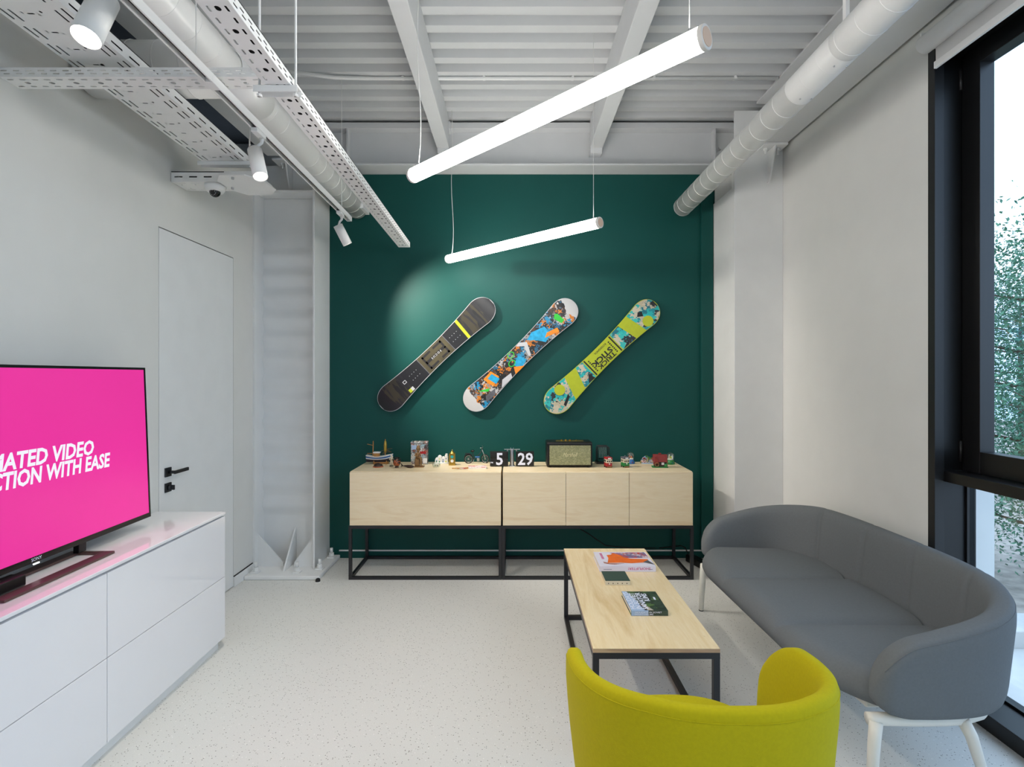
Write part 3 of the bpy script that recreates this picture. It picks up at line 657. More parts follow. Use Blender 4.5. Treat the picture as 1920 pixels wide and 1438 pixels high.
# ================================================================== FURNITURE
ST = 0.794; SF = 3.928; SB = 4.39
def sideboard(label, x0, x1, splits):
    r = thing('sideboard', label, 'sideboard', ((x0 + x1) / 2, SF, 0), 0, 'birch sideboards on black frames')
    t = 0.018; zb = 0.398
    W(r).box(x0, x1, SF + 0.02, SB, ST - t, ST).build('top_panel', 'birch', r, bevel=0.0012)
    W(r).box(x0, x0 + t, SF + 0.02, SB, zb, ST - t).build('side_panel', 'birch', r, bevel=0.001)
    W(r).box(x1 - t, x1, SF + 0.02, SB, zb, ST - t).build('side_panel', 'birch', r, bevel=0.001)
    W(r).box(x0 + t, x1 - t, SF + 0.02, SB, zb, zb + t).build('bottom_panel', 'birch', r)
    W(r).box(x0 + t, x1 - t, SB - 0.01, SB, zb + t, ST - t).build('back_panel', 'birch', r)
    W(r).box(x0 + t, x1 - t, SF + 0.022, SF + 0.03, zb + t, ST - t).build('dark_inside', 'dark_gap', r)
    e = [x0] + splits + [x1]
    for a, b in zip(e[:-1], e[1:]):
        W(r).box(a + 0.0015, b - 0.0015, SF, SF + 0.018, zb + 0.001, ST - 0.003).build('door', 'birch', r, bevel=0.0012)
    f = 0.022; z1 = zb - 0.001; xa, xb = x0 - 0.006, x1 + 0.004; ya, yb = SF - 0.002, SB
    for x in (xa, xb - f):
        for y in (ya, yb - f): W(r).box(x, x + f, y, y + f, f, z1 - f).build('leg', 'black_metal', r)
        W(r).box(x, x + f, ya, yb, 0, f).build('bottom_rail', 'black_metal', r); W(r).box(x, x + f, ya, yb, z1 - f, z1).build('top_rail', 'black_metal', r)
    for y in (ya, yb - f):
        W(r).box(xa + f, xb - f, y, y + f, 0, f).build('bottom_rail', 'black_metal', r); W(r).box(xa + f, xb - f, y, y + f, z1 - f, z1).build('top_rail', 'black_metal', r)
sideboard('birch sideboard with one wide front carrying the model boat', -1.209, -0.092, [])
sideboard('birch sideboard with three square doors carrying the loudspeaker', -0.080, 1.322, [0.385, 0.852])
def coffee_table():
    x0, x1, y0, y1, zt = 0.311, 0.809, 2.089, 3.30, 0.433
    r = thing('coffee_table', 'long birch topped coffee table on black metal frame', 'table', ((x0 + x1) / 2, (y0 + y1) / 2, 0))
    W(r).box(x0, x1, y0, y1, zt - 0.0025, zt).build('table_top', 'birch_table', r, bevel=0.0008)
    W(r).box(x0, x1, y0, y1, zt - 0.017, zt - 0.0025).build('plywood_edge', 'ply_edge', r)
    f = 0.0245; z1 = zt - 0.017
    for x in (x0, x1 - f):
        for y in (y0, y1 - f): W(r).box(x, x + f, y, y + f, 0, z1 - f).build('leg', 'black_metal', r, bevel=0.001)
        W(r).box(x, x + f, y0, y1, z1 - f, z1).build('top_rail', 'black_metal', r)
    W(r).box(x0, x0 + f, y0 + f, y1 - f, 0, f).build('floor_rail', 'black_metal', r, bevel=0.001)
    W(r).box(x1 - f, x1, y0 + f, y1 - f, 0, f).build('floor_rail', 'black_metal', r, bevel=0.001)
    for y in (y0, y1 - f):
        W(r).box(x0 + f, x1 - f, y, y + f, z1 - f, z1).build('top_rail', 'black_metal', r)
        W(r).box(x0 + f, x1 - f, y, y + f, 0, f).build('floor_rail', 'black_metal', r, bevel=0.001)
coffee_table()
# ---- upholstered shells
def shell_rows(path, zb, ztop, th, flare, tipR, seams, zlow=None, M_=22, sw=0.012):
    """path: list of (p, n) plan points with outward normals; ztop: function of 0..1"""
    k = len(path); S = [0]
    for i in range(1, k): S.append(S[-1] + (path[i][0] - path[i - 1][0]).length)
    L = S[-1]; rows = []
    for i, (p, n) in enumerate(path):
        s = S[i]; d = min(s, L - s); e = math.sqrt(max(0.0, 1 - (1 - min(1, d / tipR)) ** 2))
        zt = ztop(s / L); zm = (zb + zt) * 0.46; z0 = zm + (zb - zm) * e; z1 = zm + (zt - zm) * e
        tt = th * max(0.03, math.sqrt(max(0.0, 1 - (1 - min(1, d / (0.7 * th))) ** 2)))
        if i in (0, k - 1): z0 = zm - 0.002; z1 = zm + 0.002
        gr = 1.0
        for q in seams:
            gr -= 0.30 * math.exp(-((s / L - q) * L / sw) ** 2)
        row = []; rr = min(tt / 2, max(1e-4, (z1 - z0) / 2))
        for j in range(M_):                      # capsule section, ccw
            a = j / M_; t = 2 * PI * a
            cx = math.copysign(abs(math.cos(t)) ** 0.55, math.cos(t)) * tt / 2 * gr
            cz = math.copysign(abs(math.sin(t)) ** 0.42, math.sin(t))
            z = (z0 + z1) / 2 + cz * (z1 - z0) / 2
            off = flare * ((z - zb) / 0.4) ** 1.3 if z > zb else 0
            row.append((p.x + n.x * (cx + off), p.y + n.y * (cx + off), z))
        rows.append(row)
    return rows
def shell_build(mb, rows):
    k = len(rows); m = len(rows[0])
    mb.add([v for r_ in rows for v in r_], [(i * m + j, (i + 1) * m + j, (i + 1) * m + (j + 1) % m, i * m + (j + 1) % m) for i in range(k - 1) for j in range(m)] + [tuple(range(m)), tuple(range((k - 1) * m + m - 1, (k - 1) * m - 1, -1))])
    return mb
def superU(c, ax, ay, a, b_, n, ext, K=110):
    """U shaped plan: open side at origin line c, depth a along ax, half width b_ along ay; straight arm extension ext"""
    pts = []
    for i in range(K + 1):
        t = -PI / 2 + PI * i / K
        ct, st = math.cos(t), math.sin(t)
        pts.append((a * abs(ct) ** (2 / n), b_ * math.copysign(abs(st) ** (2 / n), st)))
    pts = [(-ext, -b_ * 0.985)] + pts + [(-ext, b_ * 0.985)]
    out_ = [Vector(c) + Vector(ax) * u + Vector(ay) * v for u, v in pts]
    # resample evenly
    S = [0]
    for i in range(1, len(out_)): S.append(S[-1] + (out_[i] - out_[i - 1]).length)
    res = []; j = 0; KK = 230
    for i in range(KK + 1):
        s = S[-1] * i / KK
        while j < len(S) - 2 and S[j + 1] < s: j += 1
        f = (s - S[j]) / max(1e-9, S[j + 1] - S[j]); res.append(out_[j].lerp(out_[j + 1], f))
    # denser ends for round tips
    ex = []
    for i in range(len(res) - 1):
        ex.append(res[i])
        if i < 6 or i >= len(res) - 7:
            for f in (0.2, 0.4, 0.6, 0.8): ex.append(res[i].lerp(res[i + 1], f))
    ex.append(res[-1]); P = []
    cen = Vector(c) + Vector(ax) * (a * 0.3)
    for i, p in enumerate(ex):
        d = (ex[min(i + 2, len(ex) - 1)] - ex[max(i - 2, 0)]).normalized(); n_ = Vector((d.y, -d.x, 0))
        if n_.dot(p - cen) < 0: n_ = -n_
        P.append((p, n_))
    return P
def pad(mb, outline, z0, z1, crown, rim=0.03):
    """soft cushion from plan outline: rounded rim, slightly crowned top"""
    n = len(outline); c = sum(outline, Vector((0, 0, 0))) / n; rings_ = []
    lv = [(0.90, z0), (0.965, z0 + 0.012), (1.0, z0 + (z1 - z0) * 0.45)]
    for a in (20, 45, 70, 90):
        lv.append((1 - rim * (1 - math.cos(math.radians(a))), z0 + (z1 - z0) * (0.45 + 0.55 * math.sin(math.radians(a)))))
    for s_, z in ((0.85, z1 + crown * 0.35), (0.6, z1 + crown * 0.75), (0.3, z1 + crown)): lv.append((s_, z))
    for s_, z in lv: rings_.append([(c.x + (p.x - c.x) * s_, c.y + (p.y - c.y) * s_, z) for p in outline])
    vs = [v for r_ in rings_ for v in r_]; k = len(rings_)
    fs = [(i * n + j, i * n + (j + 1) % n, (i + 1) * n + (j + 1) % n, (i + 1) * n + j) for i in range(k - 1) for j in range(n)]
    fs += [tuple(range(n - 1, -1, -1)), tuple(range((k - 1) * n, k * n))]
    return mb.add(vs, fs)
def rrect(x0, x1, y0, y1, r, n=6):
    pts = []
    for cx, cy, a in ((x1 - r, y1 - r, 0), (x0 + r, y1 - r, 90), (x0 + r, y0 + r, 180), (x1 - r, y0 + r, 270)):
        for i in range(n + 1):
            t = math.radians(a + 90 * i / n); pts.append(Vector((cx + r * math.cos(t), cy + r * math.sin(t), 0)))
    return pts
SOFA = dict(yc=2.635, half=0.775, x0=1.42, depth=0.44)
def sofa():
    yc, hb, x0, dp = SOFA['yc'], SOFA['half'], SOFA['x0'], SOFA['depth']
    r = thing('sofa', 'grey upholstered three seat sofa with wraparound back by window', 'sofa', (1.55, yc, 0), math.radians(1.7))
    path = superU((x0, yc, 0), (1, 0, 0), (0, 1, 0), dp, hb, 3.2, 0.2)
    def zt(u):
        a = abs(u - 0.5) * 2; return 0.715 - 0.16 * max(0, (a - 0.42) / 0.58) ** 1.4
    rows = shell_rows(path, 0.315, zt, 0.092, 0.035, 0.135, (0.30, 0.435, 0.565, 0.70), sw=0.011)
    bk = shell_build(W(r), rows).build('backrest', 'grey_fabric', r, smooth=True)
    W(r).tube([q[3] for q in rows[12:-12]], 0.0016, n=5).build('piping', 'grey_fabric', bk, smooth=True)
    fx, bx = 1.12, 1.80; y0, y1 = yc - hb + 0.03, yc + hb - 0.03; NY, NX = 160, 26; vs = []; fs = []
    cr = (y0 + (y1 - y0) * 0.305, y0 + (y1 - y0) * 0.665)
    for i in range(NY + 1):
        f = i / NY; y = y0 + (y1 - y0) * (0.5 - 0.5 * math.cos(PI * f)) if False else y0 + (y1 - y0) * f
        e = min(f, 1 - f) * (y1 - y0); t = max(0, 1 - e / 0.34); xf = fx + 0.14 * t ** 2.4; xb = bx - 0.16 * t ** 2.6
        rim = 0.055 * math.sqrt(max(0, 1 - (1 - min(1, e / 0.05)) ** 2)) - 0.055
        dip = sum(0.026 * math.exp(-abs(y - c) / 0.022) for c in cr)
        puff = sum(0.010 * max(0, 1 - ((y - c) / w_) ** 2) for c, w_ in (((y0 + cr[0]) / 2, (cr[0] - y0) / 2), ((cr[0] + cr[1]) / 2, (cr[1] - cr[0]) / 2), ((cr[1] + y1) / 2, (y1 - cr[1]) / 2)))
        row = []
        for k in range(NX + 1):
            g = k / NX
            if g < 0.32:                        # front roll from underside to top
                a = math.radians(-100 + 190 * g / 0.32); x = xf + 0.075 - 0.075 * math.cos(a) * (1 if a < 0 else 1); z = 0.372 + 0.058 * math.sin(a)
            else:
                q = (g - 0.32) / 0.68; x = xf + 0.085 + (xb - xf - 0.085) * q; z = 0.43 - 0.012 * q
            w_ = 0 if g < 0.18 else min(1, (g - 0.18) / 0.14)
            row.append((x, y, z + w_ * (puff - dip + rim)))
        vs += row
    m_ = NX + 1; fs = [(i * m_ + k, i * m_ + k + 1, (i + 1) * m_ + k + 1, (i + 1) * m_ + k) for i in range(NY) for k in range(NX)]
    sd = W(r).add(vs, fs); 
    sd.add([vs[k] for k in range(m_)], [tuple(range(m_))]); sd.add([vs[NY * m_ + k] for k in range(m_)], [tuple(range(m_ - 1, -1, -1))])
    sd.build('seat', 'grey_fabric', r, smooth=True)
    # white tubular base
    hp = superU((x0 + 0.0, yc, 0), (1, 0, 0), (0, 1, 0), dp - 0.02, hb - 0.01, 3.2, 0.2)
    pts = [p for p, n in hp][::8]; pts = [Vector((p.x, p.y, 0.298)) for p in pts]
    W(r).tube(pts, 0.022, n=10).build('base_tube', 'cream_metal', r, smooth=True)
    W(r).box(1.27, 1.66, yc - hb + 0.1, yc + hb - 0.1, 0.285, 0.312).build('seat_base', 'cream_metal', r, bevel=0.006)
    for x, y, dx, dy in ((1.235, yc - hb, -0.03, -0.012), (1.235, yc + hb, -0.012, 0.012), (1.55, yc - hb + 0.01, 0.10, -0.012), (1.55, yc + hb - 0.01, 0.10, 0.012)):
        lg = W(r).tube([(x, y, 0.3), (x + dx * 0.3, y + dy * 0.3, 0.24), (x + dx, y + dy, 0.006)], [0.021, 0.02, 0.015], n=12).build('leg', 'cream_metal', r, smooth=True)
        W(r).cyl((x + dx, y + dy, 0), (x + dx, y + dy, 0.008), 0.015, n=12).build('foot_cap', 'rubber', lg)
sofa()
CH = dict(x=0.509, back=1.235, tip=1.75, half=0.302)
def armchair():
    xc, half = CH['x'], CH['half']; dp = 0.33; y0 = CH['back'] + dp
    r = thing('armchair', 'lime yellow tub armchair facing the coffee table', 'armchair', (xc, 1.5, 0))
    path = superU((xc, y0, 0), (0, -1, 0), (1, 0, 0), dp, half, 2.5, CH['tip'] - y0)
    def zt(u):
        a = abs(u - 0.5) * 2; return 0.752 - 0.085 * max(0, (a - 0.25) / 0.75) ** 1.1
    rows = shell_rows(path, 0.32, zt, 0.058, 0.03, 0.2, (), sw=0.01)
    bk = shell_build(W(r), rows).build('backrest', 'yellow_fabric', r, smooth=True)
    W(r).tube([q[3] for q in rows[12:-12]], 0.0016, n=5).build('piping', 'yellow_fabric', bk, smooth=True)
    # seat
    o = []
    for i in range(0, 121):
        t = PI * i / 60; ct, st = math.cos(t), math.sin(t)
        o.append(Vector((xc + (half - 0.035) * math.copysign(abs(ct) ** 0.8, ct), 1.53 + 0.27 * math.copysign(abs(st) ** 0.8, st), 0)))
    pad(W(r), o[:-1], 0.33, 0.435, 0.015, 0.06).build('seat_cushion', 'yellow_fabric', r, smooth=True)
    W(r).lathe([(0.2, 0.29), (0.22, 0.3), (0.22, 0.325), (0.2, 0.33)], (xc, 1.53, 0), n=28).build('seat_base', 'cream_metal', r, smooth=True)
    for sx in (-1, 1):
        for sy in (-1, 1):
            lg = W(r).tube([(xc + sx * 0.2, 1.53 + sy * 0.17, 0.31), (xc + sx * 0.24, 1.53 + sy * 0.21, 0.006)], [0.02, 0.014], n=12).build('leg', 'cream_metal', r, smooth=True)
            W(r).cyl((xc + sx * 0.24, 1.53 + sy * 0.21, 0), (xc + sx * 0.24, 1.53 + sy * 0.21, 0.008), 0.014, n=12).build('foot_cap', 'rubber', lg)
armchair()
# ---- white drawer cabinet with television
def drawer_unit():
    X, Yf, zt = -1.60, 2.957, 0.748; y0 = Yf - 0.857 * 3
    r = thing('drawer_cabinet', 'long glossy white drawer cabinet along left wall under television', 'cabinet', (-1.79, Yf, 0))
    W(r).box(WX + 0.013, X + 0.004, y0, Yf, zt - 0.014, zt).build('top_panel', 'white_gloss', r, bevel=0.002)
    W(r).box(WX + 0.013, X - 0.02, y0 + 0.002, Yf - 0.002, 0.053, zt - 0.014).build('body', 'white_gloss', r, bevel=0.001)
    W(r).box(WX + 0.03, -1.627, y0 + 0.02, Yf - 0.021, 0, 0.053).build('plinth', 'white_paint', r)
    for k in range(3):
        a, b_ = Yf - 0.857 * (k + 1), Yf - 0.857 * k
        for z0, z1 in ((0.055, 0.3885), (0.3915, zt - 0.024)):
            W(r).box(X - 0.018, X, a + 0.0015, b_ - (0.0015 if k else 0), z0, z1).build('drawer_front', 'white_gloss', r, bevel=0.0012)
drawer_unit()
mat('screen_pink', '#b01f70', 0.25, var=0.05, scale=1.6, emit=0.33, ecol='#ee34a2')
def television():
    c = Vector((-1.800, 2.011, 0.748)); r = thing('television', 'large flat television showing white lettering on pink screen', 'television', c, math.radians(1.0))
    tl = math.radians(2.2)                                       # leaning back towards the wall
    u = Vector((0, 1, 0)); v = Vector((-math.sin(tl), 0, math.cos(tl))); n = u.cross(v)    # n points to the room
    O = Vector((0.0, 0, 0.052)); hw, hh = 0.651, 0.742
    T = lambda a, b_, d: O + u * a + v * b_ + n * d
    B = lambda a0, a1, b0, b1, d0, d1: MB().obox(T((a0 + a1) / 2, (b0 + b1) / 2, (d0 + d1) / 2), u, v, n, (a1 - a0) / 2, (b1 - b0) / 2, (d1 - d0) / 2)
    B(-hw, hw, 0, hh, -0.045, -0.003).build('housing', 'black_plastic', r, bevel=0.004)
    for a0, a1, b0, b1 in ((-hw, hw, 0, 0.022), (-hw, hw, hh - 0.011, hh), (-hw, -hw + 0.011, 0.022, hh - 0.011), (hw - 0.011, hw, 0.022, hh - 0.011)):
        B(a0, a1, b0, b1, -0.003, 0.0015).build('bezel', 'black_gloss', r)
    s = B(-hw + 0.011, hw - 0.011, 0.022, hh - 0.011, -0.003, 0).build('screen', 'screen_pink', r)
    for st, zb, wd in (('ANIMATED VIDEO', 0.364, 0.605), ('PRODUCTION WITH EASE', 0.296, 0.79)):
        vs, fs = text_geo(st, 0.032, 0.18, 'CENTER'); x0 = min(p[0] for p in vs); x1 = max(p[0] for p in vs); q = wd / (x1 - x0)
        MB().add([T((p[0] - (x0 + x1) / 2) * q, zb + p[1] * 0.084, 0.0006) for p in vs], fs).build('screen_lettering', mat('lettering_glow_' + st[:4].lower(), '#b9b8c4', 0.4, var=0, emit=0.35, ecol='#eceaf6'), s)
    MB().text('SONY', T(0, 0.006, 0.002), u, v, 0.017, 0.01).build('maker_mark', 'text_white', r)
    MB().obox(T(0, -0.006, 0), u, v, n, 0.012, 0.002, 0.002).build('power_light', mat('led_white', '#ffffff', 0.4, var=0, emit=2.0), r)
    # flat metal loop stand
    b = MB(); x0, x1, y0, y1, wd = -0.07, 0.113, -0.25, 0.25, 0.045
    b.box(x1 - wd, x1, y0, y1, 0.0005, 0.011).box(x0, x0 + wd, y0, y1, 0.0005, 0.011).box(x0 + wd, x1 - wd, y1 - 0.024, y1, 0.0005, 0.011).box(x0 + wd, x1 - wd, y0, y0 + 0.024, 0.0005, 0.011)
    b.build('stand', 'brown_metal', r, bevel=0.002)
    for y in (-0.235, 0.235): MB().box(-0.035, -0.01, y - 0.02, y + 0.02, 0.011, 0.07).build('stand_neck', 'black_plastic', r, bevel=0.002)
television()
def media_box():
    r = thing('media_box', 'small black media box behind television stand', 'media box', (-1.82, 1.78, 0.748))
    W(r).box(-1.806, -1.748, 1.64, 1.915, 0.749, 0.79).build('case', 'black_plastic', r, bevel=0.006, seg=3)
    W(r).box(-1.748, -1.747, 1.66, 1.80, 0.756, 0.77).build('front_strip', 'black_gloss', r)
media_box()

# ================================================================== SNOWBOARDS
def board(label, up, lo, base, edge, deco):
    Yb = WB - 0.04; A = at(lo[0], lo[1], Yb); B = at(up[0], up[1], Yb); L = (B - A).length; th = math.atan2(B.z - A.z, B.x - A.x)
    r = thing('snowboard', label, 'snowboard', (A + B) / 2, 0, 'snowboards on the green wall'); r.rotation_euler = (0, -th, 0)
    def hw(s):
        q = abs(s) / (L / 2); w0 = 0.083 + 0.029 * min(1, (q / 0.78)) ** 2
        if q > 0.78:
            k = (q - 0.78) / 0.22; w0 *= math.sqrt(max(0, 1 - k ** 2.3))
        return w0
    K = 80; ss = [-L / 2 * math.cos(PI * i / K) for i in range(K + 1)]
    def lift(s):
        q = abs(s) / (L / 2); return 0.0 if q < 0.8 else 0.02 * ((q - 0.8) / 0.2) ** 2
    b = MB(); vs = []; fs = []
    for s in ss:
        h_ = max(0.0005, hw(s)); y = lift(s)
        vs += [(s, y - 0.006, -h_), (s, y - 0.006, h_), (s, y + 0.006, h_), (s, y + 0.006, -h_)]
    for i in range(K):
        for j in range(4): fs.append((4 * i + j, 4 * i + (j + 1) % 4, 4 * i + 4 + (j + 1) % 4, 4 * i + 4 + j))
    b.add(vs, fs + [(0, 1, 2, 3), (4 * K + 3, 4 * K + 2, 4 * K + 1, 4 * K)])
    b.build('deck', edge, r)
    def band(s0, s1, t0=-1, t1=1, k0=0.0, name='printed_panel', m=base, d=0.0, inset=0.004):
        """printed area between s0..s1 (skewed by k0 across the width), t in -1..1 of the local width"""
        q = MB(); n = max(2, int(abs(s1 - s0) / 0.012)); P = []
        for i in range(n + 1):
            s = s0 + (s1 - s0) * i / n; h_ = max(0.0003, hw(s) - inset)
            for j in range(5):
                t = (t0 + (t1 - t0) * j / 4); s_ = s + k0 * t; s_ = max(-L / 2 + 0.004, min(L / 2 - 0.004, s_)); hh = max(0.0003, hw(s_) - inset)
                P.append((s_, lift(s_) - 0.0064 - d, t * hh))
        q.add(P, [(i * 5 + j, i * 5 + j + 1, i * 5 + 5 + j + 1, i * 5 + 5 + j) for i in range(n) for j in range(4)])
        return q.build(name, m, r)
    def poly(pts, m, d=0.0008, name='printed_shape'):
        return MB().add([(x, -0.0064 - d, z) for x, z in pts], [tuple(range(len(pts)))]).build(name, m, r)
    def txt(st, s, t, size, m, rot=0.0, bold=0.02, d=0.0012, sx=1.0):
        u = Vector((math.cos(rot), 0, math.sin(rot))); v = Vector((-math.sin(rot), 0, math.cos(rot)))
        return MB().text(st, (s, -0.0064 - d, t), u, v, size, bold, sx=sx).build('printed_word', m, r)
    band(-L / 2 + 0.006, L / 2 - 0.006, name='base_print')
    for s in (-0.3, 0.3): MB().cyl((s, 0.006, 0), (s, 0.0392, 0), 0.02).build('wall_mount', 'black_metal', r)
    deco(L, band, poly, txt)
mat('board_black', '#16181d', 0.4, var=0.25, scale=7); mat('white_print', '#bfc1c5', 0.5); mat('board_yellow', '#b3bf20', 0.45, var=0.05, scale=30); mat('green_print', '#2fbf3a', 0.5); mat('blue_print', '#1d9fd0', 0.5, var=0.2, scale=40); mat('orange_print', '#ee8a1c', 0.5, var=0.15, scale=40); mat('black_print', '#17171a', 0.5); mat('board_grey', '#55575e', 0.5, var=0.3, scale=25)
def deco_black(L, band, poly, txt):
    band(0.30, 0.52, m='dark_streaks', d=0.0004); band(-0.53, -0.33, m='dark_streaks', d=0.0004)
    band(0.285, 0.31, m='board_yellow', d=0.0008, k0=0.006)
    band(-0.15, 0.135, m='olive', d=0.0004); 
    for x in (-0.152, 0.136): band(x, x + 0.006, m='board_grey', d=0.0006)
    # blocky S figure
    for x0, x1, z0, z1 in ((-0.11, -0.02, 0.045, 0.063), (0.01, 0.10, 0.045, 0.063), (-0.115, -0.098, 0.0, 0.063), (-0.11, 0.10, -0.012, 0.012), (0.085, 0.102, 0.012, 0.063),
                           (0.085, 0.102, -0.063, 0.0), (0.02, 0.10, -0.063, -0.045), (-0.11, -0.02, -0.063, -0.045), (-0.115, -0.098, -0.063, 0.0)):
        poly([(x0, z0), (x1, z0), (x1, z1), (x0, z1)], 'black_print')
    txt('F O C U S', 0.0, 0.006, 0.024, 'white_print', rot=PI)
    for sx in (-0.245, 0.21):
        for i in range(4):
            for z in (-0.022, 0.022): poly([(sx + 0.025 * (i - 1.5) + 0.003 * math.cos(a), z + 0.003 * math.sin(a)) for a in [PI * q / 3 for q in range(6)]], 'white_print', name='insert_hole')
    poly([(-0.36, 0.0), (-0.33, 0.0), (-0.33, 0.026), (-0.36, 0.026)], 'white_print'); poly([(-0.355, 0.005), (-0.335, 0.005), (-0.335, 0.021), (-0.355, 0.021)], 'black_print', 0.001)
    poly([(-0.37, -0.085), (-0.345, -0.085), (-0.345, -0.055), (-0.37, -0.055)], 'board_yellow'); poly([(-0.345, -0.085), (-0.32, -0.085), (-0.32, -0.055), (-0.345, -0.055)], 'white_print')
def deco_multi(L, band, poly, txt):
    poly([(0.40, 0.02), (0.42, -0.05), (0.455, -0.045), (0.45, 0.03), (0.43, 0.045)], 'green_print')
    poly([(0.12, 0.05), (0.19, 0.07), (0.30, 0.03), (0.30, -0.05), (0.22, -0.07), (0.18, -0.01)], 'blue_print', 0.0006)
    poly([(0.24, -0.04), (0.36, -0.085), (0.37, -0.05), (0.28, -0.02)], 'orange_print')
    poly([(0.02, 0.075), (0.06, 0.08), (0.11, 0.04), (0.06, -0.06), (0.04, -0.05), (0.07, 0.03)], 'white_print')
    poly([(-0.10, -0.02), (-0.02, 0.01), (0.01, -0.06), (-0.08, -0.085)], 'blue_print'); poly([(-0.11, -0.03), (-0.14, -0.085), (-0.04, -0.085)], 'orange_print', 0.0010)
    for cx, cz in ((-0.06, 0.055), (-0.10, 0.0)):
        for k in range(8):
            a0, a1 = PI * k / 4, PI * (k + 1) / 4
            poly([(cx + r_ * math.cos(a), cz + r_ * 0.8 * math.sin(a)) for r_, a in ((0.034, a0), (0.034, a1), (0.026, a1), (0.026, a0))], 'green_print', 0.0012)
    poly([(-0.36, 0.07), (-0.27, 0.075), (-0.25, 0.0), (-0.34, -0.03)], 'orange_print', 0.0004); poly([(-0.33, 0.05), (-0.28, 0.055), (-0.26, -0.02), (-0.31, -0.03)], 'blue_print', 0.0010)
    poly([(-0.42, 0.01), (-0.37, -0.02), (-0.40, -0.03), (-0.46, 0.03)], 'green_print')
    poly([(-0.25, -0.04), (-0.16, -0.05), (-0.18, -0.085), (-0.30, -0.085)], 'white_print', 0.0006); poly([(-0.47, -0.08), (-0.38, -0.09), (-0.34, -0.05), (-0.44, -0.04)], 'board_grey', 0.0006)
def deco_teal(L, band, poly, txt):
    band(-0.15, 0.165, m='board_yellow', d=0.0004); band(0.285, 0.39, m='board_yellow', d=0.0004, k0=-0.02); band(-0.37, -0.25, m='board_yellow', d=0.0004, k0=0.03)
    for s0, t0 in ((0.47, -0.07), (-0.44, 0.06)): poly([(s0 + 0.045 * math.cos(PI * q / 10), t0 * 0.8 + 0.045 * math.sin(PI * q / 10)) for q in range(20)], 'board_yellow')
    poly([(0.43, 0.03), (0.47, 0.0), (0.49, 0.035), (0.46, 0.055)], 'black_print'); poly([(-0.50, -0.06), (-0.41, -0.02), (-0.42, -0.05), (-0.50, -0.085)], 'black_print'); poly([(0.17, -0.08), (0.25, -0.05), (0.23, -0.085)], 'black_print'); poly([(-0.23, -0.08), (-0.18, -0.02), (-0.16, -0.085)], 'black_print')
    for s in (-0.135, 0.15):
        poly([(s - 0.006, -0.078), (s + 0.006, -0.078), (s + 0.006, 0.078), (s - 0.006, 0.078)], 'black_print')
    txt('TRICK', 0.006, -0.034, 0.05, 'black_print', rot=PI, bold=0.03, sx=1.3); txt('STICK', -0.002, 0.016, 0.062, 'black_print', rot=PI, bold=0.035, sx=1.25)
    txt('ROSSIGNOL', 0.03, 0.063, 0.022, 'black_print', rot=PI, bold=0.015, sx=1.1)
    for s0 in (0.118, -0.108):                   # small illegible print: plain blocks
        for k in range(7): poly([(s0 - 0.006, -0.06 + 0.017 * k), (s0 + 0.006, -0.06 + 0.017 * k), (s0 + 0.006, -0.049 + 0.017 * k), (s0 - 0.006, -0.049 + 0.017 * k)], 'black_print')
board('black snowboard with olive panel and yellow stripe', (922.5, 564.3), (713.9, 764.2), 'board_black', 'board_edge', deco_black)
board('snowboard with white tips and multicoloured collage between', (1077.5, 566), (875, 764.5), 'print_multi', 'board_edge', deco_multi)
board('teal and yellow snowboard with black lettering', (1231.2, 567.8), (1026.5, 769), 'print_teal', 'board_yellow', deco_teal)

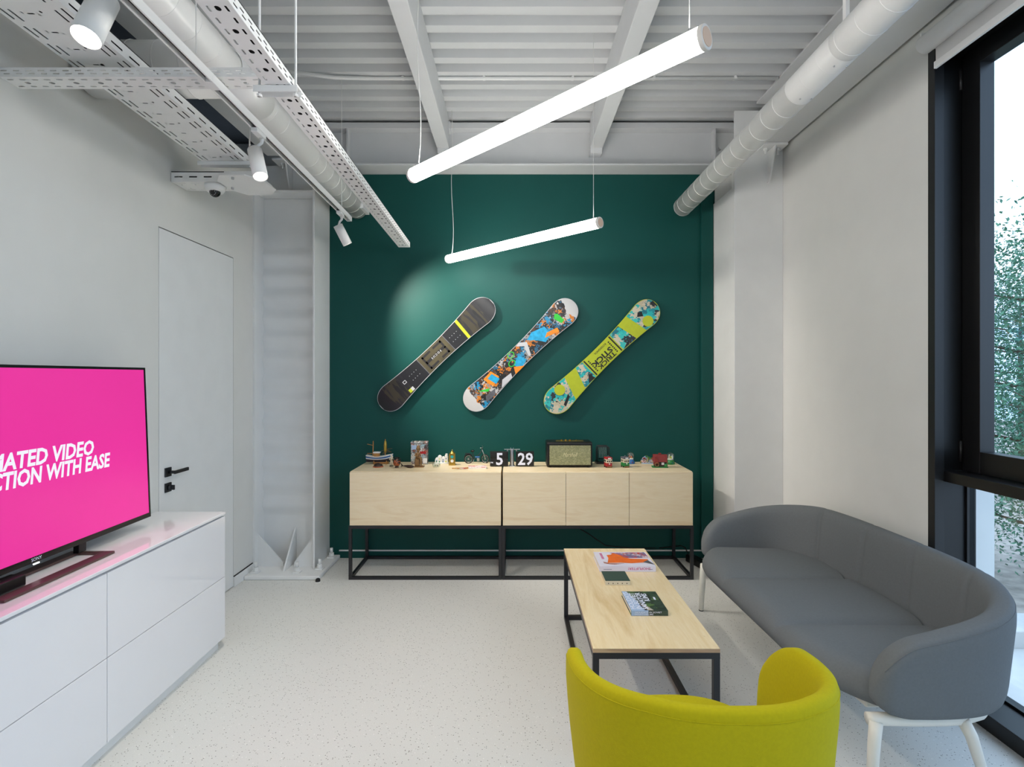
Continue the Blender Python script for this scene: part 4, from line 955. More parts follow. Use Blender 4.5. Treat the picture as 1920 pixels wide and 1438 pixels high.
# ================================================================== BOOKS ON THE COFFEE TABLE
TT = 0.433
def book(label, x0, x1, y0, y1, th, cover, pages, spine='front'):
    r = thing('book', label, 'book', ((x0 + x1) / 2, (y0 + y1) / 2, TT), 0, 'books on the coffee table'); z = TT + 0.0005
    W(r).box(x0, x1, y0, y1, z, z + 0.003).build('back_cover', cover, r, bevel=0.0006)
    W(r).box(x0 + 0.003, x1 - 0.003, y0 + 0.004, y1 - 0.004, z + 0.003, z + th - 0.003).build('pages', pages, r)
    W(r).box(x0, x1, y0, y1, z + th - 0.003, z + th).build('front_cover', cover, r, bevel=0.0006)
    if spine: W(r).box(x0, x1, y0 - 0.002, y0 + 0.003, z, z + th).build('spine', cover, r, bevel=0.001)
    return r, z + th + 0.0004
mat('lilac_cover', '#e4e0ee', 0.35, var=0.02)
def books():
    r, z = book('white art book with orange shape on its cover', 0.469, 0.775, 2.907, 3.14, 0.031, 'lilac_cover', 'paper')
    P = lambda pts, m, n='printed_shape', dz=0.0: W(r).add([(0.469 + a * 0.306, 2.907 + b_ * 0.233, z + dz) for a, b_ in pts], [tuple(range(len(pts)))]).build(n, m, r)
    P([(0.30, 0.93), (0.97, 0.97), (0.99, 0.55), (0.55, 0.55), (0.48, 0.66)], 'print_violet')
    P([(0.17, 0.2), (0.23, 0.55), (0.22, 0.75), (0.30, 0.78), (0.36, 0.9), (0.44, 0.8), (0.52, 0.6), (0.62, 0.5), (0.95, 0.46), (0.88, 0.25), (0.60, 0.18), (0.4, 0.22)], 'orange', dz=0.0004)
    P([(0.82, 0.25), (0.93, 0.4), (1.0, 0.08)], 'board_grey', dz=0.0006)
    W(r).text('SHOPLIFTER!', (0.685, 2.9046, z - 0.008), (-1, 0, 0), (0, 0, -1), 0.019, 0.01, sx=1.15).build('spine_word', 'magenta_text', r)
    for a, b_ in ((0.49, 0.535), (0.735, 0.757)): W(r).box(a, b_, 2.9046, 2.905, z - 0.02, z - 0.016).build('spine_line', 'grey_text', r)
    for k in range(6): W(r).box(0.5, 0.514, 3.02 + 0.017 * k, 3.031 + 0.017 * k, z - 0.0003, z + 0.0001).build('printed_block', 'magenta_text', r)
    for k in range(6):
        W(r).tube([(0.50, 2.95 + 0.005 * k, z), (0.53, 2.935 + 0.002 * k, z + 0.0003), (0.56 + 0.01 * k, 2.93 + 0.003 * k, z)], 0.0005, n=4).build('hair_line', 'terracotta', r)
    r2 = thing('notebook', 'small dark green covered notebook with cream edges', 'notebook', (0.53, 2.78, TT), 0)
    W(r2).box(0.469, 0.594, 2.72, 2.85, TT + 0.0005, TT + 0.022).build('pages', 'cream_paper', r2, bevel=0.001)
    W(r2).box(0.4685, 0.5945, 2.7195, 2.8505, TT + 0.022, TT + 0.0245).build('cover', 'dark_green_cover', r2, bevel=0.0006)
    for k in range(5): W(r2).box(0.482 + 0.0235 * k, 0.486 + 0.0235 * k, 2.7192, 2.72, TT + 0.007, TT + 0.012).build('stitch', 'wood_dark', r2)
    r, z = book('photo book with forest cover and large white lettering', 0.523, 0.6875, 2.374, 2.585, 0.023, 'print_forest', 'paper')
    W(r).add([(0.5235, 2.3715, z), (0.60, 2.3715, z), (0.57, 2.47, z), (0.545, 2.584, z), (0.5235, 2.584, z)], [(0, 1, 2, 3, 4)]).build('printed_sky', 'sky_blue', r)
    W(r).add([(0.5235, 2.3716, TT + 0.001), (0.60, 2.3716, TT + 0.001), (0.60, 2.3716, z), (0.5235, 2.3716, z)], [(0, 1, 2, 3)]).build('printed_sky', 'sky_blue', r)
    W(r).add([(0.585, 2.375, z), (0.625, 2.375, z), (0.6, 2.43, z), (0.57, 2.45, z)], [(0, 1, 2, 3)]).build('printed_rock', 'soil', r)
    for k, st in enumerate(('HOLIDAYS', 'IN SOVIET', 'SANATOR', 'IUMS')):
        W(r).text(st, (0.548 + 0.028 * k, 2.385 + (0.085 if k == 3 else 0), z + 0.0006), (0, 1, 0), (-1, 0, 0), 0.034, 0.03, align='LEFT', sx=1.15).build('cover_word', 'text_white', r)
    W(r).text('HOLIDAYS IN SOVIET', (0.60, 2.3708, TT + 0.013), (1, 0, 0), (0, 0, 1), 0.0095, 0.012, sx=1.3).build('spine_word', 'text_white', r)
    W(r).text('SANATORIUMS', (0.58, 2.3708, TT + 0.004), (1, 0, 0), (0, 0, 1), 0.0095, 0.012, sx=1.3).build('spine_word', 'text_white', r)
    W(r).add([(0.655, 2.49, z), (0.664, 2.485, z), (0.666, 2.515, z), (0.657, 2.52, z)], [(0, 1, 2, 3)]).build('printed_figure', 'text_white', r)
books()

# ================================================================== ORNAMENTS ON THE SIDEBOARDS
def sb(px, py): return on_z(px, py, ST)
def ornaments():
    # ---- fishing boat
    p = sb(712, 870); s = p.y / 1000
    r = thing('model_boat', 'blue and white model fishing boat with two masts', 'model boat', p)
    hull = MB(); rows = []; L = 50 * s; K = 14
    for i in range(K + 1):
        f = i / K; x = (f - 0.5) * L; w_ = 0.032 * math.sin(PI * min(1, 0.12 + f * 0.86)) ** 0.55 * (1 if f < 0.8 else (1 - f) / 0.2 * 0.9 + 0.1)
        zt = 0.062 + 0.022 * abs(f - 0.4) ** 1.5 * 2.2; zb = 0.018 + (0.02 * (f - 0.75) / 0.25 if f > 0.75 else 0)
        rows.append((x, w_, zt, zb))
    def strake(z0, z1, g, m, name):
        b = MB(); vs = []
        for x, w_, zt, zb in rows:
            for sgn in (-1, 1):
                for z in (z0, z1):
                    q = zb + (zt - zb) * z; vs.append((x, sgn * (w_ * (0.45 + 0.55 * z) + g), q))
        fs = []
        for i in range(K): 
            a = 4 * i
            fs += [(a, a + 4, a + 5, a + 1), (a + 2, a + 3, a + 7, a + 6), (a, a + 2, a + 6, a + 4), (a + 1, a + 5, a + 7, a + 3)]
        b.add(vs, fs + [(0, 1, 3, 2), (4 * K, 4 * K + 2, 4 * K + 3, 4 * K + 1)]); return b.build(name, m, r)
    strake(0, 0.45, 0, 'hull_dark', 'lower_hull'); strake(0.45, 0.6, 0.001, 'white_small', 'white_stripe'); strake(0.6, 0.85, 0.0005, 'blue', 'blue_stripe'); strake(0.85, 1.0, 0.0015, 'white_small', 'gunwale')
    MB().box(-0.05, 0.07, -0.012, 0.012, 0.004, 0.02).box(-0.045, -0.04, -0.02, 0.02, 0, 0.03).box(0.055, 0.06, -0.02, 0.02, 0, 0.03).build('stand', 'wood_mid', r)
    MB().cyl((-0.055, 0, 0.06), (-0.052, 0, 0.185), 0.0035).build('mast', 'wood_mid', r); MB().cyl((-0.055, 0, 0.15), (-0.1, 0, 0.16), 0.002).cyl((-0.055, 0, 0.085), (-0.1, 0, 0.085), 0.002).build('boom', 'wood_mid', r)
    MB().cyl((0.045, 0, 0.06), (0.045, 0, 0.2), 0.004).build('mast', 'wood_mid', r)
    MB().lathe([(0.006, 0.09), (0.012, 0.11), (0.014, 0.15), (0.010, 0.18), (0.004, 0.19)], (0.045, 0, 0), n=12).build('furled_net', 'gold', r, smooth=True)
    MB().box(-0.045, 0.0, -0.016, 0.016, 0.062, 0.088).build('cabin', 'wood_mid', r, bevel=0.001); MB().box(-0.05, 0.006, -0.02, 0.02, 0.088, 0.098).build('cabin_roof', 'white_small', r, bevel=0.003)
    net = MB()
    for k in range(7): net.tube([(0.02 + 0.012 * k, 0.012, 0.075 + 0.003 * k), (0.045, 0.0, 0.12), (0.02 + 0.013 * k, -0.012, 0.08 + 0.003 * k)], 0.0008, n=4)
    net.tube([(0.0, 0, 0.1), (0.05, 0, 0.118), (0.1, 0, 0.125)], 0.0015, n=4).build('rigging', 'bronze', r)
    # ---- dome shell, figurine, vase, carved fish
    p = sb(709, 875.5); r = thing('shell_ornament', 'low brown dome shaped ornament before the boat', 'ornament', p)
    MB().lathe([(0.036, 0), (0.038, 0.006), (0.031, 0.018), (0.02, 0.027), (0.006, 0.031)], n=18).build('shell', 'wood_dark', r, smooth=True); MB().lathe([(0.04, 0), (0.041, 0.004), (0.037, 0.008)], n=18).build('rim', 'terracotta', r, smooth=True)
    p = sb(734, 874); r = thing('figurine', 'tiny pale standing figurine beside dark vase', 'figurine', p)
    MB().cyl((0, 0, 0), (0, 0, 0.004), 0.016).build('base', 'black_gloss', r); b = MB()
    b.tube([(-0.005, 0, 0.004), (-0.006, 0, 0.03), (-0.002, 0, 0.048)], [0.004, 0.005, 0.006], n=8).tube([(0.006, 0, 0.004), (0.006, 0, 0.03), (0.002, 0, 0.048)], [0.004, 0.005, 0.006], n=8)
    b.tube([(0, 0, 0.044), (0, 0, 0.06), (0, 0, 0.074)], [0.008, 0.0095, 0.006], n=10).tube([(-0.009, 0, 0.07), (-0.016, -0.004, 0.055), (-0.008, -0.01, 0.05)], 0.0028, n=6).tube([(0.009, 0, 0.07), (0.016, -0.004, 0.055), (0.012, -0.012, 0.06)], 0.0028, n=6)
    b.build('body', 'cream_paper', r, smooth=True); MB().ball((0, 0, 0.083), 0.0085, n=10).build('head', 'cream_paper', r, smooth=True)
    p = sb(744, 877); r = thing('vase', 'small dark round vase with orange figures', 'vase', p)
    MB().lathe([(0.014, 0), (0.016, 0.004), (0.011, 0.01), (0.024, 0.025), (0.029, 0.042), (0.024, 0.058), (0.013, 0.068), (0.012, 0.074), (0.016, 0.08), (0.013, 0.079), (0.009, 0.07)], n=22).build('body', 'vase_print', r, smooth=True)
    MB().tube([(-0.012, 0, 0.076), (-0.026, 0, 0.076), (-0.031, 0, 0.064), (-0.025, 0, 0.054)], 0.0028, n=8).build('handle', 'black_gloss', r, smooth=True); MB().tube([(0.012, 0, 0.076), (0.026, 0, 0.074), (0.03, 0, 0.064), (0.025, 0, 0.054)], 0.0028, n=8).build('handle', 'black_gloss', r, smooth=True)
    p = sb(766, 877); r = thing('carved_fish', 'dark carved wooden fish lying before bronze statue', 'carving', p, math.radians(-24)); b = MB(); vs = []; K = 12
    prof = [(-0.055, 0.003, 0.003), (-0.045, 0.004, 0.004), (-0.03, 0.007, 0.007), (-0.01, 0.011, 0.01), (0.012, 0.013, 0.012), (0.03, 0.012, 0.011), (0.043, 0.008, 0.007), (0.05, 0.002, 0.002)]
    for x, w_, h_ in prof:
        for j in range(10): t = 2 * PI * j / 10; vs.append((x, w_ * math.cos(t), 0.012 + h_ * math.sin(t)))
    b.add(vs, [(i * 10 + j, i * 10 + (j + 1) % 10, i * 10 + 10 + (j + 1) % 10, i * 10 + 10 + j) for i in range(7) for j in range(10)] + [tuple(range(9, -1, -1)), tuple(range(70, 80))]).build('body', 'wood_dark', r, smooth=True)
    MB().prism([(-0.05, 0.012), (-0.075, 0.034), (-0.064, 0.012), (-0.072, 0.0)], (0, -0.002, 0), (1, 0, 0), (0, 0, 1), (0, 0.004, 0)).build('tail', 'wood_dark', r); MB().prism([(-0.01, 0.0), (0.02, 0.0), (0.01, 0.014)], (0, -0.006, 0.0), (1, 0, 0), (0, 0, 1), (0, 0.012, 0)).build('fin', 'wood_dark', r)
    # ---- bronze seated statue
    p = sb(786, 875.5); s = p.y / 1000; r = thing('statue', 'bronze seated statue on a block before printed tin', 'statue', p)
    MB().box(-0.037, 0.037, -0.024, 0.03, 0, 0.008).build('plinth', 'bronze', r, bevel=0.001); MB().box(-0.034, 0.004, -0.012, 0.026, 0.008, 0.066).build('seat_block', 'bronze', r, bevel=0.006)
    b = MB(); b.tube([(-0.014, 0.004, 0.062), (-0.014, 0.004, 0.085), (-0.01, 0.0, 0.105), (-0.01, 0.0, 0.116)], [0.016, 0.014, 0.016, 0.007], n=12)
    for dy in (-0.008, 0.008): b.tube([(-0.014, dy, 0.07), (0.012, dy - 0.006, 0.074), (0.016, dy - 0.006, 0.04), (0.017, dy - 0.006, 0.012), (0.028, dy - 0.008, 0.01)], [0.011, 0.009, 0.007, 0.005, 0.004], n=10)
    b.tube([(-0.024, -0.004, 0.106), (-0.03, -0.012, 0.088), (-0.008, -0.022, 0.086)], [0.006, 0.005, 0.004], n=8).tube([(0.004, -0.004, 0.106), (0.014, -0.012, 0.09), (0.0, -0.022, 0.1)], [0.006, 0.005, 0.004], n=8)
    b.build('body', 'bronze', r, smooth=True); MB().ball((-0.008, -0.002, 0.13), 0.014, n=12, sc=(0.85, 0.95, 1.1)).build('head', 'bronze', r, smooth=True); MB().lathe([(0.014, 0.134), (0.017, 0.146), (0.012, 0.152), (0.013, 0.162), (0.004, 0.165)], (-0.008, 0.0, 0), n=14).build('headdress', 'bronze', r, smooth=True)
    # ---- printed tin
    p = sb(787, 869.5); r = thing('printed_tin', 'tall tin box printed with city pictures behind statue', 'tin', p, math.radians(4))
    MB().box(-0.066, 0.066, -0.04, 0.04, 0, 0.165).build('body', 'print_tin', r, bevel=0.004); MB().box(-0.068, 0.068, -0.042, 0.042, 0.165, 0.181).build('lid', 'print_tin', r, bevel=0.005)
    MB().box(0.005, 0.055, -0.0406, -0.0402, 0.085, 0.105).build('printed_bus', 'red', r); MB().box(0.03, 0.062, -0.0406, -0.0402, 0.012, 0.05).build('printed_gate', 'white_small', r); MB().box(-0.062, -0.02, -0.0406, -0.0402, 0.12, 0.155).build('printed_sky', 'sky_blue', r)
    # ---- white village, glass bowl, gold clock
    p = sb(828, 869); r = thing('village_ornament', 'white model village of little houses with coloured doors', 'ornament', p)
    MB().lathe([(0.058, 0), (0.06, 0.006), (0.05, 0.012)], n=24, sq=(1, 0.5)).build('base', 'white_small', r, smooth=True)
    for x, w_, h_ in ((-0.038, 0.026, 0.035), (-0.014, 0.034, 0.055), (0.014, 0.024, 0.045), (0.038, 0.026, 0.06)):
        q = MB().box(x - w_ / 2, x + w_ / 2, -0.016, 0.014, 0.008, h_).lathe([(w_ * 0.5, h_), (w_ * 0.42, h_ + 0.007), (w_ * 0.2, h_ + 0.013), (0.001, h_ + 0.015)], (x, -0.001, 0), n=12).build('house', 'white_small', r, bevel=0.002)
        MB().box(x - 0.005, x + 0.003, -0.0175, -0.016, 0.012, 0.024).build('tiny_door', random.choice(['blue', 'green', 'yellow']), q); MB().box(x - 0.004, x + 0.004, -0.0175, -0.016, h_ * 0.65, h_ * 0.65 + 0.007).build('tiny_window', random.choice(['blue', 'navy', 'yellow']), q)
    MB().cyl((0.04, 0, 0.06), (0.04, 0, 0.08), 0.009, n=12).build('bell_tower', 'white_small', r)
    p = sb(818, 875.5); r = thing('glass_bowl', 'small clear glass bowl before the white village', 'bowl', p)
    MB().lathe([(0.022, 0), (0.031, 0.008), (0.034, 0.02), (0.031, 0.032), (0.028, 0.032), (0.031, 0.02), (0.028, 0.01), (0.004, 0.004)], n=24).build('bowl', 'clear_glass', r, smooth=True); MB().ball((0.01, -0.005, 0.011), 0.006, n=8).build('pebble', 'navy', r, smooth=True); MB().ball((-0.008, 0.004, 0.011), 0.006, n=8).build('pebble', 'green', r, smooth=True)
    p = sb(848, 872); r = thing('mantel_clock', 'tiny ornate gold carriage clock', 'clock', p)
    MB().box(-0.026, 0.026, -0.018, 0.018, 0, 0.01).build('base', 'gold', r, bevel=0.002); MB().box(-0.021, 0.021, -0.014, 0.014, 0.01, 0.088).build('case', 'gold', r, bevel=0.004)
    for x in (-0.022, 0.022): MB().cyl((x, -0.015, 0.01), (x, -0.015, 0.09), 0.0035, n=8).build('pillar', 'gold', r)
    MB().lathe([(0.026, 0.088), (0.022, 0.096), (0.014, 0.104), (0.004, 0.112), (0.005, 0.118), (0.001, 0.124)], n=16).build('crown', 'gold', r, smooth=True); f = MB().cyl((0, -0.0152, 0.035), (0, -0.014, 0.035), 0.012, n=20).build('dial', 'white_small', r)
    MB().box(-0.0008, 0.0008, -0.016, -0.0153, 0.035, 0.044).box(0, 0.006, -0.016, -0.0153, 0.0342, 0.0358).build('hands', 'black_gloss', f); MB().cyl((0, -0.0152, 0.068), (0, -0.014, 0.068), 0.012, n=20).build('moon_dial', 'teal_print', r)
    # ---- cards and magazine
    p = sb(862, 878.5); r = thing('postcards', 'few printed postcards lying flat before gold clock', 'postcards', p)
    for k, (dx, dy, a) in enumerate(((-0.02, 0.01, 8), (0.012, -0.004, -12), (0.035, 0.012, 5))):
        c, s_ = math.cos(math.radians(a)), math.sin(math.radians(a)); MB().obox((dx, dy, 0.001 + 0.001 * k), (c, s_, 0), (-s_, c, 0), (0, 0, 1), 0.04, 0.028, 0.0004).build('card', 'print_cards', r)
    p = sb(895, 878); r = thing('magazine', 'pink and red magazine lying flat before toy bicycle', 'magazine', p, math.radians(6))
    MB().box(-0.068, 0.068, -0.04, 0.05, 0.0005, 0.012).build('pages', 'paper', r, bevel=0.001); MB().box(-0.069, 0.069, -0.041, 0.051, 0.012, 0.0135).build('cover', 'print_mag', r)
ornaments()
def ornaments2():
    # ---- toy moped
    p = sb(893, 868.5); r = thing('toy_bicycle', 'toy motor bicycle with spoked wheels leaning near wall', 'toy', p, math.radians(8)); s = 4.3 / 1000
    def wheel(x, name, R=0.034, yaw=0.0):
        c, s_ = math.cos(yaw), math.sin(yaw); pt = lambda a, q: (x + q * math.cos(a) * c, q * math.cos(a) * s_, 0.035 + q * math.sin(a))
        w_ = MB().tube([pt(2 * PI * k / 24, R) for k in range(24)], 0.0042, n=8, closed=True).build(name, 'rubber', r, smooth=True)
        MB().tube([pt(2 * PI * k / 24, R - 0.005) for k in range(24)], 0.0015, n=6, closed=True).build('rim', 'steel', w_); b = MB()
        for k in range(9): b.cyl(pt(2 * PI * k / 9, 0.0), pt(2 * PI * k / 9, R - 0.004), 0.0007, n=4)
        b.build('spokes', 'steel', w_); MB().cyl((x, -0.006, 0.035), (x, 0.006, 0.035), 0.005, n=10).build('hub', 'steel', w_)
    wheel(-0.062, 'rear_wheel', 0.033); wheel(0.072, 'front_wheel', 0.034, math.radians(-35))
    MB().tube([(-0.062, 0, 0.035), (-0.015, 0, 0.034), (0.04, 0, 0.09), (0.05, 0, 0.12)], 0.003, n=8).tube([(-0.015, 0, 0.034), (-0.03, 0, 0.095)], 0.003, n=8).tube([(-0.062, 0, 0.035), (-0.032, 0, 0.075)], 0.0025, n=8).build('frame', 'black_metal', r, smooth=True)
    MB().tube([(0.047, 0, 0.11), (0.062, 0, 0.07), (0.072, 0, 0.035)], 0.003, n=8).build('fork', 'steel', r, smooth=True); MB().tube([(0.03, -0.025, 0.126), (0.047, -0.012, 0.128), (0.05, 0, 0.12), (0.055, 0.012, 0.13), (0.05, 0.028, 0.138)], 0.0025, n=8).build('handlebar', 'steel', r, smooth=True)
    MB().lathe([(0.004, -0.014), (0.009, -0.004), (0.008, 0.012), (0.003, 0.018)], (-0.032, 0, 0.1), n=10, ax=(1, 0, 0.1)).build('saddle', 'black_gloss', r, smooth=True); MB().box(-0.01, 0.028, -0.009, 0.009, 0.045, 0.056).build('fuel_tank', 'blue', r, bevel=0.004); MB().box(0.005, 0.026, -0.01, 0.01, 0.018, 0.042).build('engine', 'steel', r, bevel=0.003)
    MB().tube([(-0.095, 0, 0.045), (-0.09, 0, 0.066), (-0.066, 0, 0.076), (-0.04, 0, 0.068)], 0.004, n=6).build('mudguard', 'black_metal', r, smooth=True); MB().box(-0.092, -0.05, -0.008, 0.008, 0.079, 0.083).build('luggage_rack', 'black_metal', r)
    MB().cyl((-0.02, -0.004, 0.03), (-0.028, -0.022, 0.003), 0.0015, n=6).build('kick_stand', 'steel', r)
    # ---- flip clock
    p = sb(960, 874.5); s = p.y / 1000; r = thing('flip_clock', 'black flip clock reading 5 29 on steel stand', 'clock', p)
    MB().box(-0.022, 0.022, -0.015, 0.05, 0, 0.006).build('foot', 'steel', r, bevel=0.002); MB().cyl((0, 0.02, 0.006), (0, 0.02, 0.132), 0.017, n=24).build('column', 'steel', r, auto=50); MB().box(-0.062, 0.062, 0.012, 0.028, 0.128, 0.134).build('cross_bar', 'steel', r, bevel=0.001)
    for x in (-0.01, 0.01): MB().cyl((x, 0.02, 0.134), (x, 0.02, 0.144), 0.003, n=8).build('screw', 'steel', r)
    for x0, x1, st, sz in ((-0.171, -0.03, '5', 0.13), (0.03, 0.171, '29', 0.13)):
        h = MB().box(x0, x1, -0.012, 0.018, 0.003, 0.060).box(x0, x1, -0.012, 0.018, 0.0615, 0.118).build('flap_block', 'black_plastic', r, bevel=0.003)
        MB().text(st, ((x0 + x1) / 2 + 0.004, -0.0135, 0.016), (1, 0, 0), (0, 0, 1), sz, 0.022, sx=0.93).build('digit', 'text_white', h)
        MB().cyl((x0 + 0.005 if x0 > 0 else x1 - 0.005, 0.02, 0.11), (x0 + 0.005 if x0 > 0 else x1 - 0.005, 0.02, 0.132), 0.006, n=10).build('pivot', 'steel', h)
    MB().text('PM', (-0.157, -0.0135, 0.027), (1, 0, 0), (0, 0, 1), 0.016, 0.02).build('day_half_mark', 'text_white', r)
    # ---- loudspeaker
    p = sb(1068, 876.7); r = thing('loudspeaker', 'retro black loudspeaker with woven olive grille', 'speaker', p); hw = 0.176
    MB().prism([(0, 0.012), (0, 0.19), (0.012, 0.197), (0.16, 0.197), (0.185, 0.185), (0.185, 0.012), (0.175, 0.004), (0.012, 0.004)], (-hw, 0, 0), (0, 1, 0), (0, 0, 1), (2 * hw, 0, 0)).build('cabinet', 'black_plastic', r, bevel=0.008, seg=3)
    MB().box(-hw + 0.02, hw - 0.012, -0.004, 0.004, 0.02, 0.172).build('grille', 'grille_cloth', r, bevel=0.003)
    b = MB(); z0, z1 = 0.0175, 0.1745; x0, x1 = -hw + 0.0175, hw - 0.0095
    b.tube([(x0, -0.003, z0), (x1, -0.003, z0), (x1, -0.003, z1), (x0, -0.003, z1)], 0.0022, n=6, closed=True).build('grille_piping', 'black_gloss', r)
    MB().text('Marshall', (0, -0.0055, 0.086), (1, 0, 0), (0, 0, 1), 0.044, 0.0, shear=0.45, sx=0.75).build('script_mark', mat('brass_script', '#d9d2a8', 0.3, metal=0.3), r); 
    MB().box(-0.1, 0.115, 0.05, 0.12, 0.1968, 0.1985).build('control_plate', 'gold', r)
    for x in (-0.055, -0.022, 0.01): MB().cyl((x, 0.08, 0.1985), (x, 0.08, 0.207), 0.008, n=14).build('knob', 'gold', r)
    MB().box(0.056, 0.062, 0.07, 0.082, 0.1985, 0.207).build('switch', 'gold', r)
    for x in (-0.15, 0.15):
        for y in (0.025, 0.16): MB().cyl((x, y, 0), (x, y, 0.005), 0.012, n=12).build('foot', 'rubber', r)
    # ---- newton cradle
    p = sb(1130, 868.5); r = thing('ball_cradle', 'black swinging ball cradle beside loudspeaker', 'desk toy', p); MB().box(-0.058, 0.058, -0.045, 0.045, 0, 0.016).build('base', 'black_plastic', r, bevel=0.002)
    for y in (-0.035, 0.035): MB().tube([(-0.046, y, 0.015), (-0.046, y, 0.13), (-0.038, y, 0.139), (0.038, y, 0.139), (0.046, y, 0.13), (0.046, y, 0.015)], 0.0042, n=8).build('bow', 'black_metal', r, smooth=True)
    for k in range(5):
        x = -0.026 + 0.013 * k; q = MB().ball((x, 0, 0.036), 0.0064, n=10).build('ball', 'black_gloss', r, smooth=True); MB().cyl((x, 0, 0.042), (x, -0.035, 0.138), 0.0004, n=4).cyl((x, 0, 0.042), (x, 0.035, 0.138), 0.0004, n=4).build('strings', 'wire', q)
    # ---- two toy trams
    def tram(px, py, label, c1, c2, rot):
        p = sb(px, py); r = thing('toy_tram', label, 'toy tram', p, math.radians(rot), 'toy trams on the sideboard')
        MB().box(-0.025, 0.025, -0.03, 0.03, 0.006, 0.036).build('lower_body', c1, r, bevel=0.008, seg=3); MB().box(-0.024, 0.024, -0.029, 0.029, 0.036, 0.066).build('cabin', 'cream_paper', r, bevel=0.005); MB().box(-0.026, 0.026, -0.031, 0.031, 0.064, 0.08).build('roof', c2, r, bevel=0.006, seg=3)
        for x in (-0.015, 0.0, 0.015): MB().cyl((x, -0.0302, 0.05), (x, -0.0285, 0.05), 0.0055, n=12).build('front_window', 'black_gloss', r)
        for y in (-0.015, 0.0, 0.015): MB().box(0.0238, 0.0245, y - 0.005, y + 0.005, 0.044, 0.06).box(-0.0245, -0.0238, y - 0.005, y + 0.005, 0.044, 0.06).build('side_window', 'black_gloss', r)
        MB().box(-0.012, 0.012, -0.0325, -0.031, 0.068, 0.077).build('destination_board', 'white_small', r); MB().cyl((0, -0.032, 0.03), (0, -0.029, 0.03), 0.005, n=12).build('headlight', 'white_small', r); MB().box(-0.02, 0.02, -0.036, -0.029, 0.0, 0.012).build('bumper', 'bronze', r, bevel=0.002); MB().tube([(-0.01, 0, 0.08), (0, 0.0, 0.091), (0.01, 0, 0.08)], 0.0015, n=6).build('roof_pole', 'steel', r)
        for x in (-0.022, 0.022):
            for y in (-0.017, 0.017): MB().cyl((x - 0.003, y, 0.006), (x + 0.003, y, 0.006), 0.006, n=10).build('wheel', 'black_gloss', r)
    tram(1140, 876, 'toy tram with red roof and red front', 'red', 'red', 12); tram(1172, 875.5, 'toy tram with grey roof and green front', 'green', 'board_grey', 14)
    # ---- snow globes
    def globe(px, py, label, base, deco):
        p = sb(px, py); r = thing('snow_globe', label, 'snow globe', p, 0, 'snow globes on the sideboard')
        MB().lathe([(0.033, 0), (0.035, 0.008), (0.03, 0.02), (0.025, 0.034), (0.022, 0.036)], n=22).build('base', base, r, smooth=True); MB().ball((0, 0, 0.062), 0.034, n=24).build('glass_ball', 'clear_glass', r, smooth=True); MB().lathe([(0.024, 0.036), (0.022, 0.043), (0.002, 0.046)], n=16).build('snow', 'white_small', r, smooth=True)
        for k, (x, h_, c) in enumerate(deco): 
            MB().box(x - 0.005, x + 0.005, -0.006, 0.004, 0.04, 0.04 + h_).lathe([(0.007, 0.04 + h_), (0.001, 0.052 + h_)], (x, -0.001, 0), n=8).build('tiny_house', c, r)
        for k in range(5): MB().ball((0.03 * math.cos(k * 1.3 - 2.6), -0.03 * abs(math.sin(k * 1.3 - 2.6)), 0.012), 0.006, n=8).build('base_charm', random.choice(['red', 'blue', 'white_small', 'green']), r, smooth=True)
    globe(1182, 869, 'snow globe with orange house behind green tram', 'blue', [(-0.008, 0.018, 'terracotta'), (0.008, 0.012, 'orange')]); globe(1257, 870, 'snow globe with pale towers at sideboard end', 'green', [(-0.01, 0.022, 'cream_paper'), (0.004, 0.014, 'yellow'), (0.014, 0.02, 'white_small')])
    # ---- painted hill village and barn
    p = sb(1214, 868.5); r = thing('hill_ornament', 'colourful hillside village ornament against the wall', 'ornament', p)
    b = MB().lathe([(0.05, 0), (0.052, 0.01), (0.04, 0.03), (0.03, 0.045), (0.012, 0.06)], (-0.01, 0, 0), n=18, sq=(1, 0.5)).build('hill', 'print_ornament', r, smooth=True)
    for x, h_ in ((-0.03, 0.05), (-0.01, 0.066), (0.014, 0.054), (0.032, 0.048), (0.045, 0.036)): 
        q = MB().box(x - 0.009, x + 0.009, -0.026, -0.008, 0.008, h_ - 0.012).build('house', 'print_ornament', r, bevel=0.001); MB().prism([(x - 0.011, h_ - 0.012), (x + 0.011, h_ - 0.012), (x, h_)], (0, -0.028, 0), (1, 0, 0), (0, 0, 1), (0, 0.022, 0)).build('gable_roof', random.choice(['green', 'terracotta', 'wood_dark', 'dark_red']), q)
    MB().box(-0.055, 0.052, -0.034, -0.02, 0, 0.008).build('quay', 'sky_blue', r, bevel=0.002)
    p = sb(1237, 876); r = thing('barn_ornament', 'dark red tiled barn ornament with mill wheel', 'ornament', p, math.radians(-6))
    MB().box(-0.06, 0.06, -0.03, 0.03, 0, 0.008).build('ground', 'green', r, bevel=0.003); MB().box(-0.044, 0.05, -0.02, 0.024, 0.008, 0.055).build('wall', 'wood_dark', r)
    MB().prism([(-0.034, 0.045), (0.034, 0.045), (0.012, 0.1), (-0.012, 0.1)], (-0.052, 0, 0), (0, 1, 0), (0, 0, 1), (0.106, 0, 0)).build('roof', 'dark_red', r, bevel=0.002); MB().box(-0.01, 0.01, -0.006, 0.006, 0.099, 0.11).build('chimney', 'dark_red', r)
    MB().prism([(-0.022, 0.03), (0.022, 0.03), (0.0, 0.085)], (-0.03, -0.034, 0), (1, 0, 0), (0, 0, 1), (0, 0.03, 0)).build('front_gable', 'dark_red', r); MB().tube([(-0.026 + 0.014 * math.cos(2 * PI * k / 16), -0.034, 0.026 + 0.014 * math.sin(2 * PI * k / 16)) for k in range(16)], 0.003, n=6, closed=True).build('mill_wheel', 'bronze', r)
